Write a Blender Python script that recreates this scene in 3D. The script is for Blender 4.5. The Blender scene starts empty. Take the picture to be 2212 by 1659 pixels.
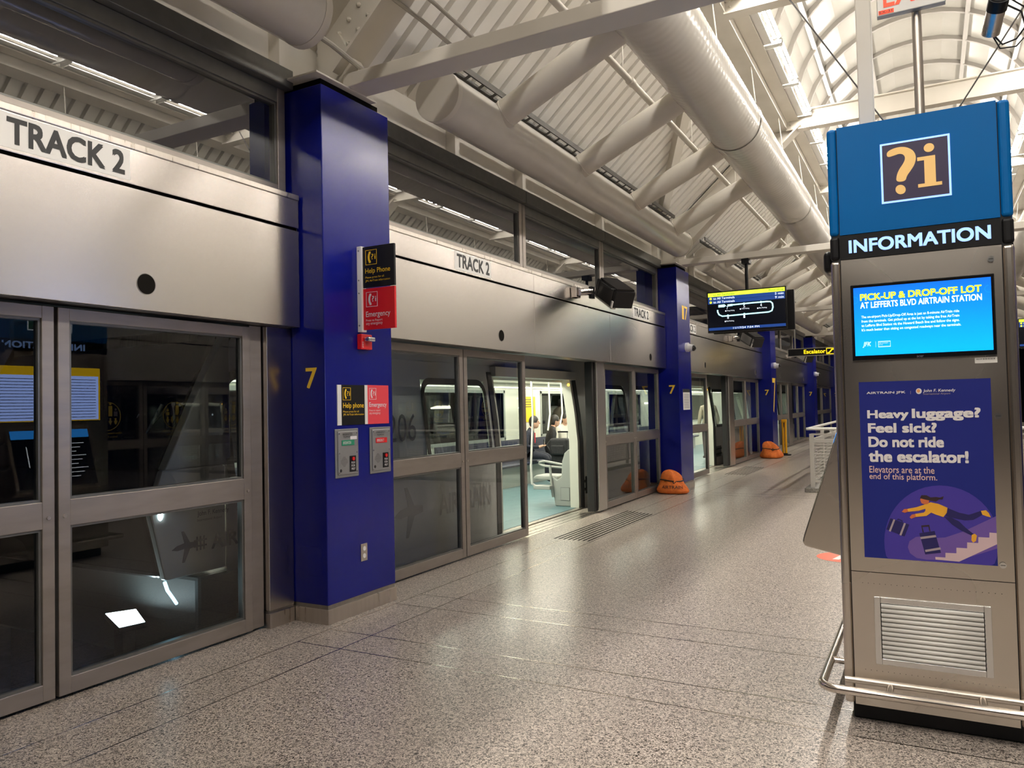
import bpy, math, random
from math import radians as R, sin, cos, tan, pi
from mathutils import Vector, Matrix
random.seed(7)
SC = bpy.context.scene
COL = SC.collection

# ------------------------------------------------------------------ camera
cam_d = bpy.data.cameras.new('camera'); cam = bpy.data.objects.new('camera', cam_d); COL.objects.link(cam)
cam_d.sensor_fit = 'HORIZONTAL'; cam_d.sensor_width = 36.0; cam_d.lens = 1662.0/2212*36.0
cam_d.clip_start = 0.05; cam_d.clip_end = 600
_y, _p, _r = R(28.45), R(1.68), R(-1.233)
_f = Vector((-sin(_y)*cos(_p), cos(_y)*cos(_p), sin(_p))); _rt = Vector((cos(_y), sin(_y), 0)); _up = _rt.cross(_f)
_a = cos(_r)*_rt + sin(_r)*_up; _b = -sin(_r)*_rt + cos(_r)*_up
cam.matrix_world = Matrix(((_a.x, _b.x, -_f.x, 0), (_a.y, _b.y, -_f.y, 0), (_a.z, _b.z, -_f.z, 1.55), (0, 0, 0, 1)))
SC.camera = cam
# ------------------------------------------------------------------ world (night sky) and exposure
w = bpy.data.worlds.new('night'); SC.world = w; w.use_nodes = True
w.node_tree.nodes['Background'].inputs[0].default_value = (0.012, 0.016, 0.03, 1)
w.node_tree.nodes['Background'].inputs[1].default_value = 0.25
SC.view_settings.view_transform = 'Standard'; SC.view_settings.look = 'None'
SC.view_settings.exposure = 0.28; SC.view_settings.gamma = 1.0; SC.view_settings.use_curve_mapping = False
SC.cycles.use_denoising = True
SC.cycles.max_bounces = 8; SC.cycles.diffuse_bounces = 4; SC.cycles.glossy_bounces = 4; SC.cycles.transparent_max_bounces = 16
SC.cycles.sample_clamp_indirect = 6.0; SC.cycles.caustics_reflective = False; SC.cycles.caustics_refractive = False
TUBE_W = 100.0       # strength of the fluorescent tubes along the vault
TRAIN_W = 26.0       # strength of the train's ceiling lamps

# ------------------------------------------------------------------ materials
def lin(h):
    if isinstance(h, str):
        c = [int(h[i:i+2], 16)/255 for i in (0, 2, 4)]
        return tuple((x/12.92 if x <= .04045 else ((x+.055)/1.055)**2.4) for x in c)
    return h
M = {}
def mat(name, col, rough=.5, metal=0., emit=0., coat=0., spec=.5):
    m = bpy.data.materials.new(name); m.use_nodes = True; b = m.node_tree.nodes['Principled BSDF']
    c = lin(col)
    b.inputs['Base Color'].default_value = (*c, 1); b.inputs['Roughness'].default_value = rough
    b.inputs['Metallic'].default_value = metal; b.inputs['Coat Weight'].default_value = coat
    b.inputs['Specular IOR Level'].default_value = spec; b.inputs['Coat Roughness'].default_value = .30
    if emit: b.inputs['Emission Color'].default_value = (*c, 1); b.inputs['Emission Strength'].default_value = emit
    M[name] = m; return m
def nodes(m): return m.node_tree.nodes, m.node_tree.links, m.node_tree.nodes['Principled BSDF']
def mottled(name, c1, c2, scale, rough=.5, metal=0., stretch=(1, 1, 1), r2=None, bump=0., detail=3., spec=.5, coat=0.):
    """colour (and roughness) varied by noise in world space, with a little relief"""
    m = mat(name, c1, rough, metal, spec=spec, coat=coat); n, l, b = nodes(m)
    g = n.new('ShaderNodeNewGeometry'); mp = n.new('ShaderNodeMapping'); mp.inputs['Scale'].default_value = stretch
    t = n.new('ShaderNodeTexNoise'); t.inputs['Scale'].default_value = scale; t.inputs['Detail'].default_value = detail
    l.new(g.outputs['Position'], mp.inputs['Vector']); l.new(mp.outputs[0], t.inputs['Vector'])
    r = n.new('ShaderNodeValToRGB'); r.color_ramp.elements[0].position = .35; r.color_ramp.elements[1].position = .65
    r.color_ramp.elements[0].color = (*lin(c1), 1); r.color_ramp.elements[1].color = (*lin(c2), 1)
    l.new(t.outputs['Fac'], r.inputs['Fac']); l.new(r.outputs[0], b.inputs['Base Color'])
    if r2 is not None:
        mr = n.new('ShaderNodeMapRange'); mr.inputs['To Min'].default_value = rough; mr.inputs['To Max'].default_value = r2
        mr.inputs['From Min'].default_value = .3; mr.inputs['From Max'].default_value = .7
        l.new(t.outputs['Fac'], mr.inputs['Value']); l.new(mr.outputs[0], b.inputs['Roughness'])
    if bump:
        bp = n.new('ShaderNodeBump'); bp.inputs['Strength'].default_value = bump; bp.inputs['Distance'].default_value = .004
        l.new(t.outputs['Fac'], bp.inputs['Height']); l.new(bp.outputs[0], b.inputs['Normal'])
    return m
mottled('cream', (.60, .56, .49), (.65, .61, .54), 2.0, .45)
mottled('cream_deck', (.76, .73, .67), (.80, .77, .71), 3.0, .55)
mottled('cream_gloss', (.60, .57, .515), (.64, .61, .555), 2.5, .20, bump=.25)
mottled('vault_white', (.25, .235, .205), (.27, .255, .225), 1.6, .22, bump=.6)
mottled('vault_rib', (.19, .173, .152), (.21, .193, .17), 2.0, .45)
mottled('steel_header', (.64, .595, .555), (.655, .61, .57), 160, .27, 1., (1, .06, 1))
_n, _l, _b2 = nodes(M['steel_header']); _b2.inputs['Anisotropic'].default_value = .78; _cz = _n.new('ShaderNodeCombineXYZ'); _cz.inputs[2].default_value = 1.; _l.new(_cz.outputs[0], _b2.inputs['Tangent'])   # brushed along the platform: reflections smear vertically
mottled('steel', (.55, .50, .45), (.60, .55, .50), 30, .26, 1., (1, 1, .05), .36)
mottled('steel_dark', (.30, .28, .26), (.34, .32, .30), 30, .30, 1., (1, 1, .05), .4)
mottled('frame', (.33, .295, .265), (.37, .33, .30), 20, .38, .85, (1, .2, 1), .46)
mottled('frame_dark', (.16, .16, .15), (.18, .18, .17), 12, .4, .6)
mottled('kiosk_steel', (.60, .545, .485), (.64, .585, .525), 1.6, .20, 1., (1, 1, 1), .28, bump=.06, detail=0.)
mottled('blue_paint', (.002, .005, .155), (.0025, .006, .170), 3, .20, 0., r2=.24, spec=.42)
mottled('concrete', (.22, .22, .20), (.32, .31, .29), 3, .9, detail=6)
mottled('orange_cloth', (.66, .13, .018), (.80, .20, .03), 14, .8, bump=1.)
mottled('train_floor', (.10, .19, .21), (.13, .23, .25), 6, .4)
mottled('stone_kerb', (.28, .26, .23), (.12, .11, .10), 60, .6)
mottled('black_cloth', (.012, .012, .014), (.02, .02, .022), 30, .85, bump=.3)
mottled('navy_cloth', (.012, .014, .026), (.02, .022, .036), 30, .85, bump=.3)
mat('black', (.007, .007, .008), .4, spec=.25); mat('black_gloss', (.008, .008, .009), .12); mat('rubber', (.012, .012, .012), .6)
mat('dark_slot', (.006, .005, .004), .9, spec=.1); mat('white', (.78, .77, .74), .4); mat('label_white', (.80, .78, .74), .5)
mat('ink', (.012, .012, .012), .5); mat('yellow', (.92, .58, .02), .4); mat('numeral_yellow', (.98, .64, .05), .4)
mat('red', (.70, .012, .016), .35); mat('red_pale', (.80, .06, .08), .35); mat('green', (.01, .25, .13), .4)
mat('grey_plate', (.26, .26, .26), .4, .5); mat('grey_plate2', (.34, .34, .34), .35, .6)
mat('kiosk_blue', (.0, .125, .40), .35, spec=.16); mat('poster_blue', (.014, .022, .20), .6, spec=.2); mat('poster_violet', (.065, .045, .33), .6, spec=.2)
mat('poster_lilac', (.155, .085, .36), .5); mat('poster_stair', (.66, .48, .50), .5); mat('poster_white', (.80, .76, .76), .5)
mat('poster_peach', (.80, .55, .47), .5); mat('poster_navy', (.012, .008, .10), .5); mat('poster_skin', (.62, .15, .05), .5)
mat('poster_amber', (.85, .42, .03), .5); mat('poster_hair', (.03, .012, .018), .5); mat('poster_band', (.40, .32, .34), .5)
mat('icon_navy', (.035, .025, .075), .4); mat('icon_gold', (.88, .56, .20), .4, emit=.18)
mat('glow_blue', (.30, .50, 1.0), .4, emit=.95); mat('screen_blue', (.0, .20, .85), .3, emit=.95); mat('screen_cyan', (.0, .30, .85), .3, emit=1.0)
mat('screen_yellow', (.80, .85, .03), .3, emit=1.0); mat('screen_white', (.78, .86, .95), .3, emit=1.0); mat('screen_pale', (.45, .68, .95), .3, emit=.9)
mat('screen_black', (.003, .004, .008), .15, emit=.4); mat('screen_navy', (.012, .045, .20), .3, emit=.9); mat('screen_lime', (.65, .82, .05), .3, emit=1.1)
mat('screen_dgreen', (.05, .28, .01), .3, emit=.5); mat('screen_ice', (.45, .90, .98), .3, emit=1.3); mat('sign_yellow', (.95, .65, .01), .3, emit=1.4)
mat('lit_white', (.9, .93, 1.0), .3, emit=2.0); mat('exit_red', (.85, .08, .03), .4, emit=.35); mat('exit_white', (.72, .70, .66), .5)
mat('schedule_glow', (.30, .42, .85), .4, emit=5.5); mat('schedule_yellow', (.80, .50, .01), .4, emit=2.5); mat('map_blue', (.02, .20, .60), .4, emit=4.0); mat('map_line', (.7, .75, .8), .4, emit=3.0); mat('logo_faint', (.50, .50, .49), .5); mat('tray_grey', (.10, .095, .085), .5, .5)
mat('tube', (1.0, .945, .87), .4, emit=TUBE_W); mat('train_lamp', (1.0, .96, .80), .4, emit=TRAIN_W)
mat('headlight', (.75, .93, 1.0), .3, emit=14.); mat('headlight_soft', (.35, .75, 1.0), .3, emit=4.); mat('city', (.85, .93, 1.), .3, emit=25.); mat('city_amber', (1., .5, .12), .3, emit=25.); mat('signal_red', (1., .03, .08), .3, emit=12.); mat('signal_amber', (1., .42, .02), .3, emit=10.)
mat('train_white', (.74, .75, .72), .3); mat('train_cream', (.72, .72, .62), .4); mat('train_grey', (.34, .36, .33), .4); mat('train_trim', (.10, .105, .10), .5)
mat('pole_white', (.72, .71, .66), .3); mat('seat_navy', (.02, .025, .05), .6); mat('skin', (.55, .33, .23), .5); mat('hair', (.012, .010, .009), .6); mat('shirt', (.66, .64, .58), .8)
mat('beige_coat', (.48, .42, .32), .85); mat('wire', (.02, .018, .018), .5); mat('bolt', (.58, .55, .48), .4, .3); mat('yellow_plastic', (.85, .42, .005), .35); mat('sticker_red', (.85, .13, .06), .5)
mat('galv', (.42, .40, .36), .4, .7); mat('rail_grey', (.52, .50, .46), .4, .3); mat('logo_grey', (.16, .15, .19), .5); mat('logo_orange', (.8, .35, .12), .5); mat('ad_yellow', (.85, .50, .0), .5, emit=.25); mat('violet_dim', (.16, .11, .16), .5)
mat('silver', (.75, .75, .74), .2, 1.); mat('decal_gold', (.62, .45, .06), .6)
mat('rail_steel', (.62, .56, .50), .18, 1.)
# terrazzo: fine wormy speckle
def terrazzo():
    m = mat('terrazzo', (.4, .36, .31), .26); n, l, b = nodes(m)
    g = n.new('ShaderNodeNewGeometry')
    a = n.new('ShaderNodeTexNoise'); a.inputs['Scale'].default_value = 84; a.inputs['Detail'].default_value = 3.0; a.inputs['Distortion'].default_value = 1.6
    c = n.new('ShaderNodeTexNoise'); c.inputs['Scale'].default_value = .9; c.inputs['Detail'].default_value = 3
    l.new(g.outputs['Position'], a.inputs['Vector']); l.new(g.outputs['Position'], c.inputs['Vector'])
    r = n.new('ShaderNodeValToRGB'); e = r.color_ramp.elements
    e[0].position = .38; e[0].color = (.03, .025, .021, 1); e[1].position = .62; e[1].color = (.74, .65, .57, 1)
    x = e.new(.44); x.color = (.19, .16, .138, 1); x = e.new(.50); x.color = (.43, .37, .32, 1)
    l.new(a.outputs['Fac'], r.inputs['Fac'])
    mx = n.new('ShaderNodeMix'); mx.data_type = 'RGBA'; mx.blend_type = 'MULTIPLY'; mx.inputs['Factor'].default_value = .0
    r2 = n.new('ShaderNodeValToRGB'); r2.color_ramp.elements[0].position = .3; r2.color_ramp.elements[1].position = .7
    r2.color_ramp.elements[0].color = (.88, .90, .88, 1); r2.color_ramp.elements[1].color = (1, .97, .94, 1)
    l.new(c.outputs['Fac'], r2.inputs['Fac']); l.new(r.outputs[0], mx.inputs['A']); l.new(r2.outputs[0], mx.inputs['B'])
    l.new(mx.outputs['Result'], b.inputs['Base Color'])
    mr = n.new('ShaderNodeMapRange'); mr.inputs['To Min'].default_value = .28; mr.inputs['To Max'].default_value = .28
    l.new(c.outputs['Fac'], mr.inputs['Value']); l.new(mr.outputs[0], b.inputs['Roughness'])
terrazzo()
# glass: tinted transparency under a Fresnel mirror coat
def glass(name, tint, ior, rough=.0, boost=1.0):
    m = bpy.data.materials.new(name); m.use_nodes = True; n = m.node_tree.nodes; l = m.node_tree.links; n.clear()
    o = n.new('ShaderNodeOutputMaterial'); t = n.new('ShaderNodeBsdfTransparent'); t.inputs[0].default_value = (*tint, 1)
    g = n.new('ShaderNodeBsdfGlossy'); g.inputs['Roughness'].default_value = rough; g.inputs['Color'].default_value = (boost, boost, boost, 1)
    f = n.new('ShaderNodeFresnel'); f.inputs['IOR'].default_value = ior
    x = n.new('ShaderNodeMixShader'); l.new(f.outputs[0], x.inputs[0]); l.new(t.outputs[0], x.inputs[1]); l.new(g.outputs[0], x.inputs[2]); l.new(x.outputs[0], o.inputs[0])
    M[name] = m
glass('glass', (.80, .84, .83), 1.62, .0); glass('glass_high', (.45, .5, .5), 3.2, .0); glass('glass_train', (.42, .46, .47), 1.5, .0)

# ------------------------------------------------------------------ mesh helpers
class MB:
    def __init__(s): s.v = []; s.f = []
    def add(s, v, f):
        o = len(s.v); s.v += [tuple(p) for p in v]; s.f += [tuple(i+o for i in q) for q in f]; return s
    def box(s, x0, x1, y0, y1, z0, z1):
        return s.add([(x0,y0,z0),(x1,y0,z0),(x1,y1,z0),(x0,y1,z0),(x0,y0,z1),(x1,y0,z1),(x1,y1,z1),(x0,y1,z1)],
                     [(0,3,2,1),(4,5,6,7),(0,1,5,4),(1,2,6,5),(2,3,7,6),(3,0,4,7)])
    def prism(s, poly, fn, a, b):
        """poly [(u,v)], fn(u,v,w)->xyz, extruded from w=a to w=b"""
        n = len(poly); v = [fn(u, q, a) for u, q in poly]+[fn(u, q, b) for u, q in poly]
        return s.add(v, [tuple(range(n))[::-1], tuple(range(n, 2*n))]+[(i, (i+1) % n, (i+1) % n+n, i+n) for i in range(n)])
    def flat(s, poly, fn): return s.add([fn(u, v) for u, v in poly], [tuple(range(len(poly)))])
    def cyl(s, p0, p1, r, n=12, caps=True, r1=None):
        p0 = Vector(p0); p1 = Vector(p1); d = (p1-p0).normalized(); r1 = r if r1 is None else r1
        a = d.orthogonal().normalized(); b = d.cross(a); v = []
        for p, q in ((p0, r), (p1, r1)): v += [p+q*(cos(2*pi*i/n)*a+sin(2*pi*i/n)*b) for i in range(n)]
        f = [(i, (i+1) % n, (i+1) % n+n, i+n) for i in range(n)]
        if caps: f += [tuple(range(n))[::-1], tuple(range(n, 2*n))]
        return s.add(v, f)
    def tube(s, pts, r, n=8, caps=True):
        P = [Vector(p) for p in pts]; v = []; f = []; a = None
        for i, p in enumerate(P):
            d = ((P[min(i+1, len(P)-1)]-P[i]).normalized()+(P[i]-P[max(i-1, 0)]).normalized())
            d = d.normalized() if d.length > 1e-6 else (P[min(i+1, len(P)-1)]-P[i]).normalized()
            a = d.orthogonal().normalized() if a is None else (a-d*a.dot(d)).normalized()
            b = d.cross(a); rr = r[i] if isinstance(r, (list, tuple)) else r
            v += [p+rr*(cos(2*pi*k/n)*a+sin(2*pi*k/n)*b) for k in range(n)]
        for i in range(len(P)-1):
            f += [(i*n+k, i*n+(k+1) % n, (i+1)*n+(k+1) % n, (i+1)*n+k) for k in range(n)]
        if caps: f += [tuple(range(n))[::-1], tuple(range((len(P)-1)*n, len(P)*n))]
        return s.add(v, f)
    def ball(s, c, r, n=12, m=8, sc=(1, 1, 1), lo=0., hi=1.):
        c = Vector(c); v = []; f = []
        for j in range(m+1):
            t = pi*(lo+(hi-lo)*j/m)
            v += [c+Vector((sc[0]*r*sin(t)*cos(2*pi*i/n), sc[1]*r*sin(t)*sin(2*pi*i/n), sc[2]*r*cos(t))) for i in range(n)]
        for j in range(m): f += [(j*n+i, j*n+(i+1) % n, (j+1)*n+(i+1) % n, (j+1)*n+i) for i in range(n)]
        return s.add(v, f)
    def mesh(s, name, m, smooth=False):
        me = bpy.data.meshes.new(name); me.from_pydata(s.v, [], s.f); me.materials.append(M[m] if isinstance(m, str) else m)
        if smooth: me.polygons.foreach_set('use_smooth', [True]*len(me.polygons))
        me.update(); return me
def wpos(o):
    v = Vector((0, 0, 0))
    while o: v += o.location; o = o.parent
    return v
def obj(name, mb, m, parent=None, smooth=False, bevel=0., label=None, kind=None, segs=2):
    me = mb if isinstance(mb, bpy.types.Mesh) else mb.mesh(name, m, smooth)
    o = bpy.data.objects.new(name, me); COL.objects.link(o)
    if parent: o.parent = parent; o.location = -wpos(parent)
    if bevel:
        b = o.modifiers.new('bevel', 'BEVEL'); b.width = bevel; b.segments = segs; b.limit_method = 'ANGLE'; b.angle_limit = R(40)
    if smooth and not bevel:
        try: me.set_sharp_from_angle(angle=R(42))
        except Exception: pass
    if label: o['label'] = label
    if kind: o['kind'] = kind
    return o
def tag(o, label=None, cat=None, group=None, kind=None):
    if label: o['label'] = label
    if cat: o['category'] = cat
    if group: o['group'] = group
    if kind: o['kind'] = kind
    return o
def thing(name, label, cat, loc=(0, 0, 0), group=None, kind=None):
    o = bpy.data.objects.new(name, None); COL.objects.link(o); o.location = loc; o.empty_display_size = .1
    return tag(o, label, cat, group, kind)
def dup(root, off, label=None, group=None):
    """copy of a thing with its parts and sub-parts, moved by off"""
    r = root.copy(); COL.objects.link(r); r.location = root.location+Vector(off)
    if label: r['label'] = label
    if group: r['group'] = group
    for ch in list(root.children):
        c = ch.copy(); COL.objects.link(c); c.parent = r
        for g in list(ch.children):
            d = g.copy(); COL.objects.link(d); d.parent = c
    return r
def struct(name, mb, m, parent=None, **k):
    return obj(name, mb, m, parent, kind='structure' if parent is None else None, **k)
# faces: map (u, v) on a plane to world
def fY(y): return lambda u, v, d=0.: (u, y-d, v)           # faces the camera side (-Y): u = x
def fX(x): return lambda u, v, d=0.: (x+d, u, v)           # faces +X: u = y
def fXn(x): return lambda u, v, d=0.: (x-d, -u, v)         # faces -X: u = -y
def fZ(z): return lambda u, v, d=0.: (u, v, z+d)
def rect(u0, u1, v0, v1): return [(u0, v0), (u1, v0), (u1, v1), (u0, v1)]
def ell(cu, cv, ru, rv, n=24, a0=0., a1=2*pi): return [(cu+ru*cos(a0+(a1-a0)*i/n), cv+rv*sin(a0+(a1-a0)*i/n)) for i in range(n)]
def decal(name, poly, fn, m, parent, d=.0012, label=None):
    return obj(name, MB().prism(poly, lambda u, v, w_: fn(u, v, w_), 0., d), m, parent, label=label)
_tc = {}
def txt(s, r, fn, m, parent, name='lettering', bold=0., d=.0014, res=3, shear=0., ext=0., keep=False, label=None):
    """lettering as a mesh fitted to r=(u0,u1,v0,v1); v0 is the baseline of the capitals' box"""
    k = (s, res, shear)
    if k not in _tc:
        c = bpy.data.curves.new('t', 'FONT'); c.body = s; c.size = 1.; c.resolution_u = res; c.shear = shear
        o = bpy.data.objects.new('t', c); me = bpy.data.meshes.new_from_object(o)
        V = [tuple(v.co) for v in me.vertices]; F = [tuple(p.vertices) for p in me.polygons]
        bpy.data.objects.remove(o); bpy.data.meshes.remove(me); _tc[k] = (V, F)
    V, F = _tc[k]; bd = bold*.62; SH = [(bd, bd), (-bd, bd), (bd, -bd), (-bd, -bd)] if bold else [(0., 0.)]   # heavier strokes: the glyph laid over itself, slightly shifted
    x0 = min(v[0] for v in V)-bd; x1 = max(v[0] for v in V)+bd; y0 = min(v[1] for v in V)-bd; y1 = max(v[1] for v in V)+bd
    u0, u1, v0, v1 = r; sv = (v1-v0)/(y1-y0); su = (u1-u0)/(x1-x0)
    if keep: su = sv*keep
    q = MB()
    for i_, (sa, sb) in enumerate(SH): q.add([fn(u0+(v[0]+sa-x0)*su, v0+(v[1]+sb-y0)*sv, d+i_*.00004) for v in V], F)
    return obj(name, q, m, parent, label=label)

# ------------------------------------------------------------------ dimensions
P = 9.05; C0 = 4.28; CW = .80                 # column pitch, near face of the first column, column width
GX = -4.22; HX = -4.085; CX = -3.87           # door frames, header fascia, column face
ZD = 2.17                                     # header underside
FR = [4.68+P*k for k in range(-2, 5)]         # portal frames
YA, YB = -14., 45.

# ================================================================== the setting
fl = struct('floor', MB().box(-4.60, 4.60, YA, YB, -.35, 0.), 'terrazzo')
for X in (-3.79, -3.42, 3.42, 3.79):
    obj('divider_strip', MB().box(X-.004, X+.004, YA, YB, -.004, .0009), 'rail_steel', fl)
for k in range(-1, 4):
    for dy in (-.39, -.072, .70, 1.03):
        y = C0+P*k+dy; obj('divider_strip', MB().box(-3.79, 3.79, y-.004, y+.004, -.004, .0008), 'rail_steel', fl)
OPEN = [(1, 8.13, 10.24), (2, 16.66, 18.50)]   # bays whose platform doors stand open
for b_, ya, yb in OPEN:
    for j in range(8):
        X = -3.90+.0615*j
        obj('tactile_groove', MB().box(X-.011, X+.011, ya+.02-.003*j, yb+.42-.03*j, -.004, .0010), 'dark_slot', fl)
    obj('threshold_plate', MB().box(-4.60, -4.235, ya-.02, yb+.03, -.01, .0016), 'steel', fl)
    for X in (-4.52, -4.40, -4.30):
        obj('threshold_groove', MB().box(X-.005, X+.005, ya-.02, yb+.03, -.004, .0022), 'dark_slot', fl)
# trackway beyond the platform edge on both sides
tb = struct('trackbed', MB().box(-11.0, -4.60, YA, YB, -1.3, -1.05).box(4.60, 11.0, YA, YB, -1.3, -1.05), 'concrete'); tb['label'] = 'grey concrete trackbed beside the platform'
for X in (-5.25, -6.70): obj('running_rail', MB().box(X-.04, X+.04, YA, YB, -1.05, -.90), 'galv', tb)
obj('plinth', MB().box(-4.62, -4.58, YA, YB, -1.05, -.36), 'concrete', tb)
pw = struct('wall_outer', MB().box(-11.2, -11.0, YA, YB, -1.3, -.15), 'concrete'); pw['label'] = 'low concrete parapet along the far side of the track'

# ---- platform screen doors
nd = [0]
def leaf(y0, y1, s=-1, mid=True, label=None, fixed=False):
    nd[0] += 1
    o = thing('door_%d' % nd[0], label or 'glazed platform screen door leaf in a grey metal frame', None, (s*4.25, (y0+y1)/2, 0), kind='structure')
    def b(xa, xb, ya, yb, za, zb): return MB().box(min(s*xa, s*xb), max(s*xa, s*xb), ya, yb, za, zb)
    sw = .068
    obj('stile', b(4.22, 4.285, y0, y0+sw, .02, ZD-.015), 'frame', o, bevel=.004); obj('stile', b(4.22, 4.285, y1-sw, y1, .02, ZD-.015), 'frame', o, bevel=.004)
    for za, zb in ((.02, .112), (.942, 1.088), (2.085, ZD-.016)):
        obj('rail', b(4.221, 4.284, y0+sw-.002, y1-sw+.002, za, zb), 'frame', o, bevel=.003)
    for za, zb in ((.112, .942), (1.088, 2.085)):
        ya, yb = y0+sw, y1-sw; t = .014
        q = b(4.232, 4.275, ya, ya+t, za, zb); q.v and None
        for a in (b(4.232, 4.275, yb-t, yb, za, zb), b(4.232, 4.275, ya+t, yb-t, za, za+t), b(4.232, 4.275, ya+t, yb-t, zb-t, zb)): q.add(a.v, a.f)
        bead = obj('glazing_bead', q, 'frame_dark', o)
        obj('pane', MB().flat([(ya+t, za+t), (yb-t, za+t), (yb-t, zb-t), (ya+t, zb-t)], lambda u, v: (s*4.252, u, v)), 'glass', o)
    for yy in (y0+.035, y1-.035):
        obj('screw_cap', MB().cyl((s*4.2195, yy, 1.0), (s*4.2150, yy, 1.0), .011, 10), 'steel', o)
    return o
def post(name, y0, y1, s=-1, x0=4.20, x1=4.30, z1=ZD, m='steel_header', lab='', base=False):
    o = thing(name, lab, 'post', (s*x0, y0, 0))
    obj('face', MB().box(min(s*x0, s*x1), max(s*x0, s*x1), y0, y1, .125 if base else .02, z1-.002), m, o, bevel=.004)
    if base:
        obj('reveal', MB().box(min(s*(x0+.012), s*x1), max(s*(x0+.012), s*x1), y0, y1, .105, .125), 'steel_dark', o)
        obj('baseboard', MB().box(min(s*(x0-.006), s*x1), max(s*(x0-.006), s*x1), y0, y1-.004, .0, .105), 'steel', o, bevel=.002)
    return o
# bay left of the first column
for a, b_, t_ in ((-1.68, -.29, 'platform door leaf beyond the left edge, third from the first column'), (-.27, 1.11, 'platform door leaf beyond the left edge, second from the seam'),
              (1.13, 2.515, 'leftmost platform door leaf, cut by the left edge of the photo'), (2.535, 3.905, 'large near platform door leaf mirroring the kiosk, left of the help phone column')):
    leaf(a, b_, label=t_)
post('jamb_post', 3.912, 4.02, x0=4.235, m='frame', lab='narrow grey door jamb left of the help phone column')
post('pilaster', 4.03, 4.273, x0=4.19, lab='stainless pilaster with a base, against the help phone column', base=True)
# bay with the open doors
leaf(5.36, 6.735, label='platform door leaf just right of the help phone column'); leaf(6.750, 8.125, label='platform door leaf left of the open doorway with seated passengers')
post('jamb_post', 10.245, 10.32, x0=4.25, x1=4.36, m='rubber', lab='black rubber door edge right of the open doorway with passengers')
post('jamb_post', 10.33, 10.62, x0=4.205, lab='wide stainless post right of the open doorway with passengers')
leaf(10.625, 11.96, label='platform door leaf right of the open doorway, left of its neighbour by the orange bag'); leaf(11.97, 13.27, label='platform door leaf reflecting the nearer orange sandbag')
# next bays
leaf(14.55, 15.20, label='narrow platform door leaf hidden behind the second column'); leaf(15.21, 16.65, label='platform door leaf left of the second open doorway')
post('jamb_post', 18.51, 18.62, x0=4.25, x1=4.36, m='rubber', lab='black rubber door edge at the second open doorway')
post('jamb_post', 18.63, 19.12, x0=4.205, lab='wide stainless post right of the second open doorway')
leaf(19.13, 20.58, label='platform door leaf right of the second open doorway'); leaf(20.59, 22.34, label='platform door leaf reflecting the farther orange sandbag')
leaf(23.5, 24.75, label='platform door leaf behind the third column'); leaf(24.76, 26.1, label='far platform door leaf with a lit train behind, left one of a pair'); leaf(26.12, 27.45, label='far platform door leaf with a lit train behind, right one of a pair')
post('jamb_post', 27.46, 28.2, x0=4.205, lab='wide stainless post between the third and fourth columns')
leaf(28.21, 29.7, label='far platform door leaf beside the fourth column, nearer half'); leaf(29.71, 31.38, label='far platform door leaf beside the fourth column, farther half')
leaf(32.4, 34.6, label='distant platform door leaf past the fourth column'); leaf(34.62, 36.9, label='distant platform door leaf, second past the fourth column'); leaf(36.95, 40.4, label='most distant platform door leaf by the kiosk edge')
ORD = ('nearest', 'second', 'third', 'fourth', 'fifth', 'last'); OB = {-1: 'beside the camera', 0: 'beside the kiosk', 1: 'past the second column', 2: 'past the third column', 3: 'past the fourth column'}
# right-hand side of the platform (mirrored in the panes, glimpsed past the kiosk)
for k in range(-1, 4):
    y0 = C0+P*k+CW
    for j in range(6):
        a = y0+.02+j*1.375
        L = leaf(a, a+1.36, 1, label='platform door leaf of the other track, %s leaf in the bay %s' % (ORD[j], OB[k])); L['group'] = 'doors of the other track'
        if k in (0, 1) and 1 < j < 6:
            c = a+.68; f = fXn(4.235)
            ring = obj('sticker_ring', MB().tube([(4.243, c+.25*cos(t*pi/12), 1.53+.25*sin(t*pi/12)) for t in range(25)], .006, 5, False), 'decal_gold', L)
            for q, (du, h) in enumerate(((-.15, .20), (-.05, .30), (.06, .26), (.16, .17))):
                obj('sticker_figure', MB().prism(ell(-c+du, 1.53+h-.08, .022, .024, 10), lambda u, v, w_: f(u, v, w_), 0, .001).prism([(-c+du-.035, 1.53), (-c+du+.035, 1.53), (-c+du+.035, 1.53+h-.115), (-c+du-.035, 1.53+h-.115)], lambda u, v, w_: f(u, v, w_), 0, .001), 'decal_gold' if q % 2 else 'logo_grey', L)
                obj('sticker_arrow', MB().prism([(-c+du-.04, 1.45), (-c+du, 1.37), (-c+du+.04, 1.45), (-c+du+.015, 1.45), (-c+du+.015, 1.50), (-c+du-.015, 1.50), (-c+du-.015, 1.45)], lambda u, v, w_: f(u, v, w_), 0, .001), 'decal_gold', L)
            txt('Allow Passengers to Exit', (-c-.27, -c+.27, 1.205, 1.25), f, 'decal_gold', L, bold=.01); txt('Before Boarding', (-c-.18, -c+.18, 1.14, 1.185), f, 'decal_gold', L, bold=.01)

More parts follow.
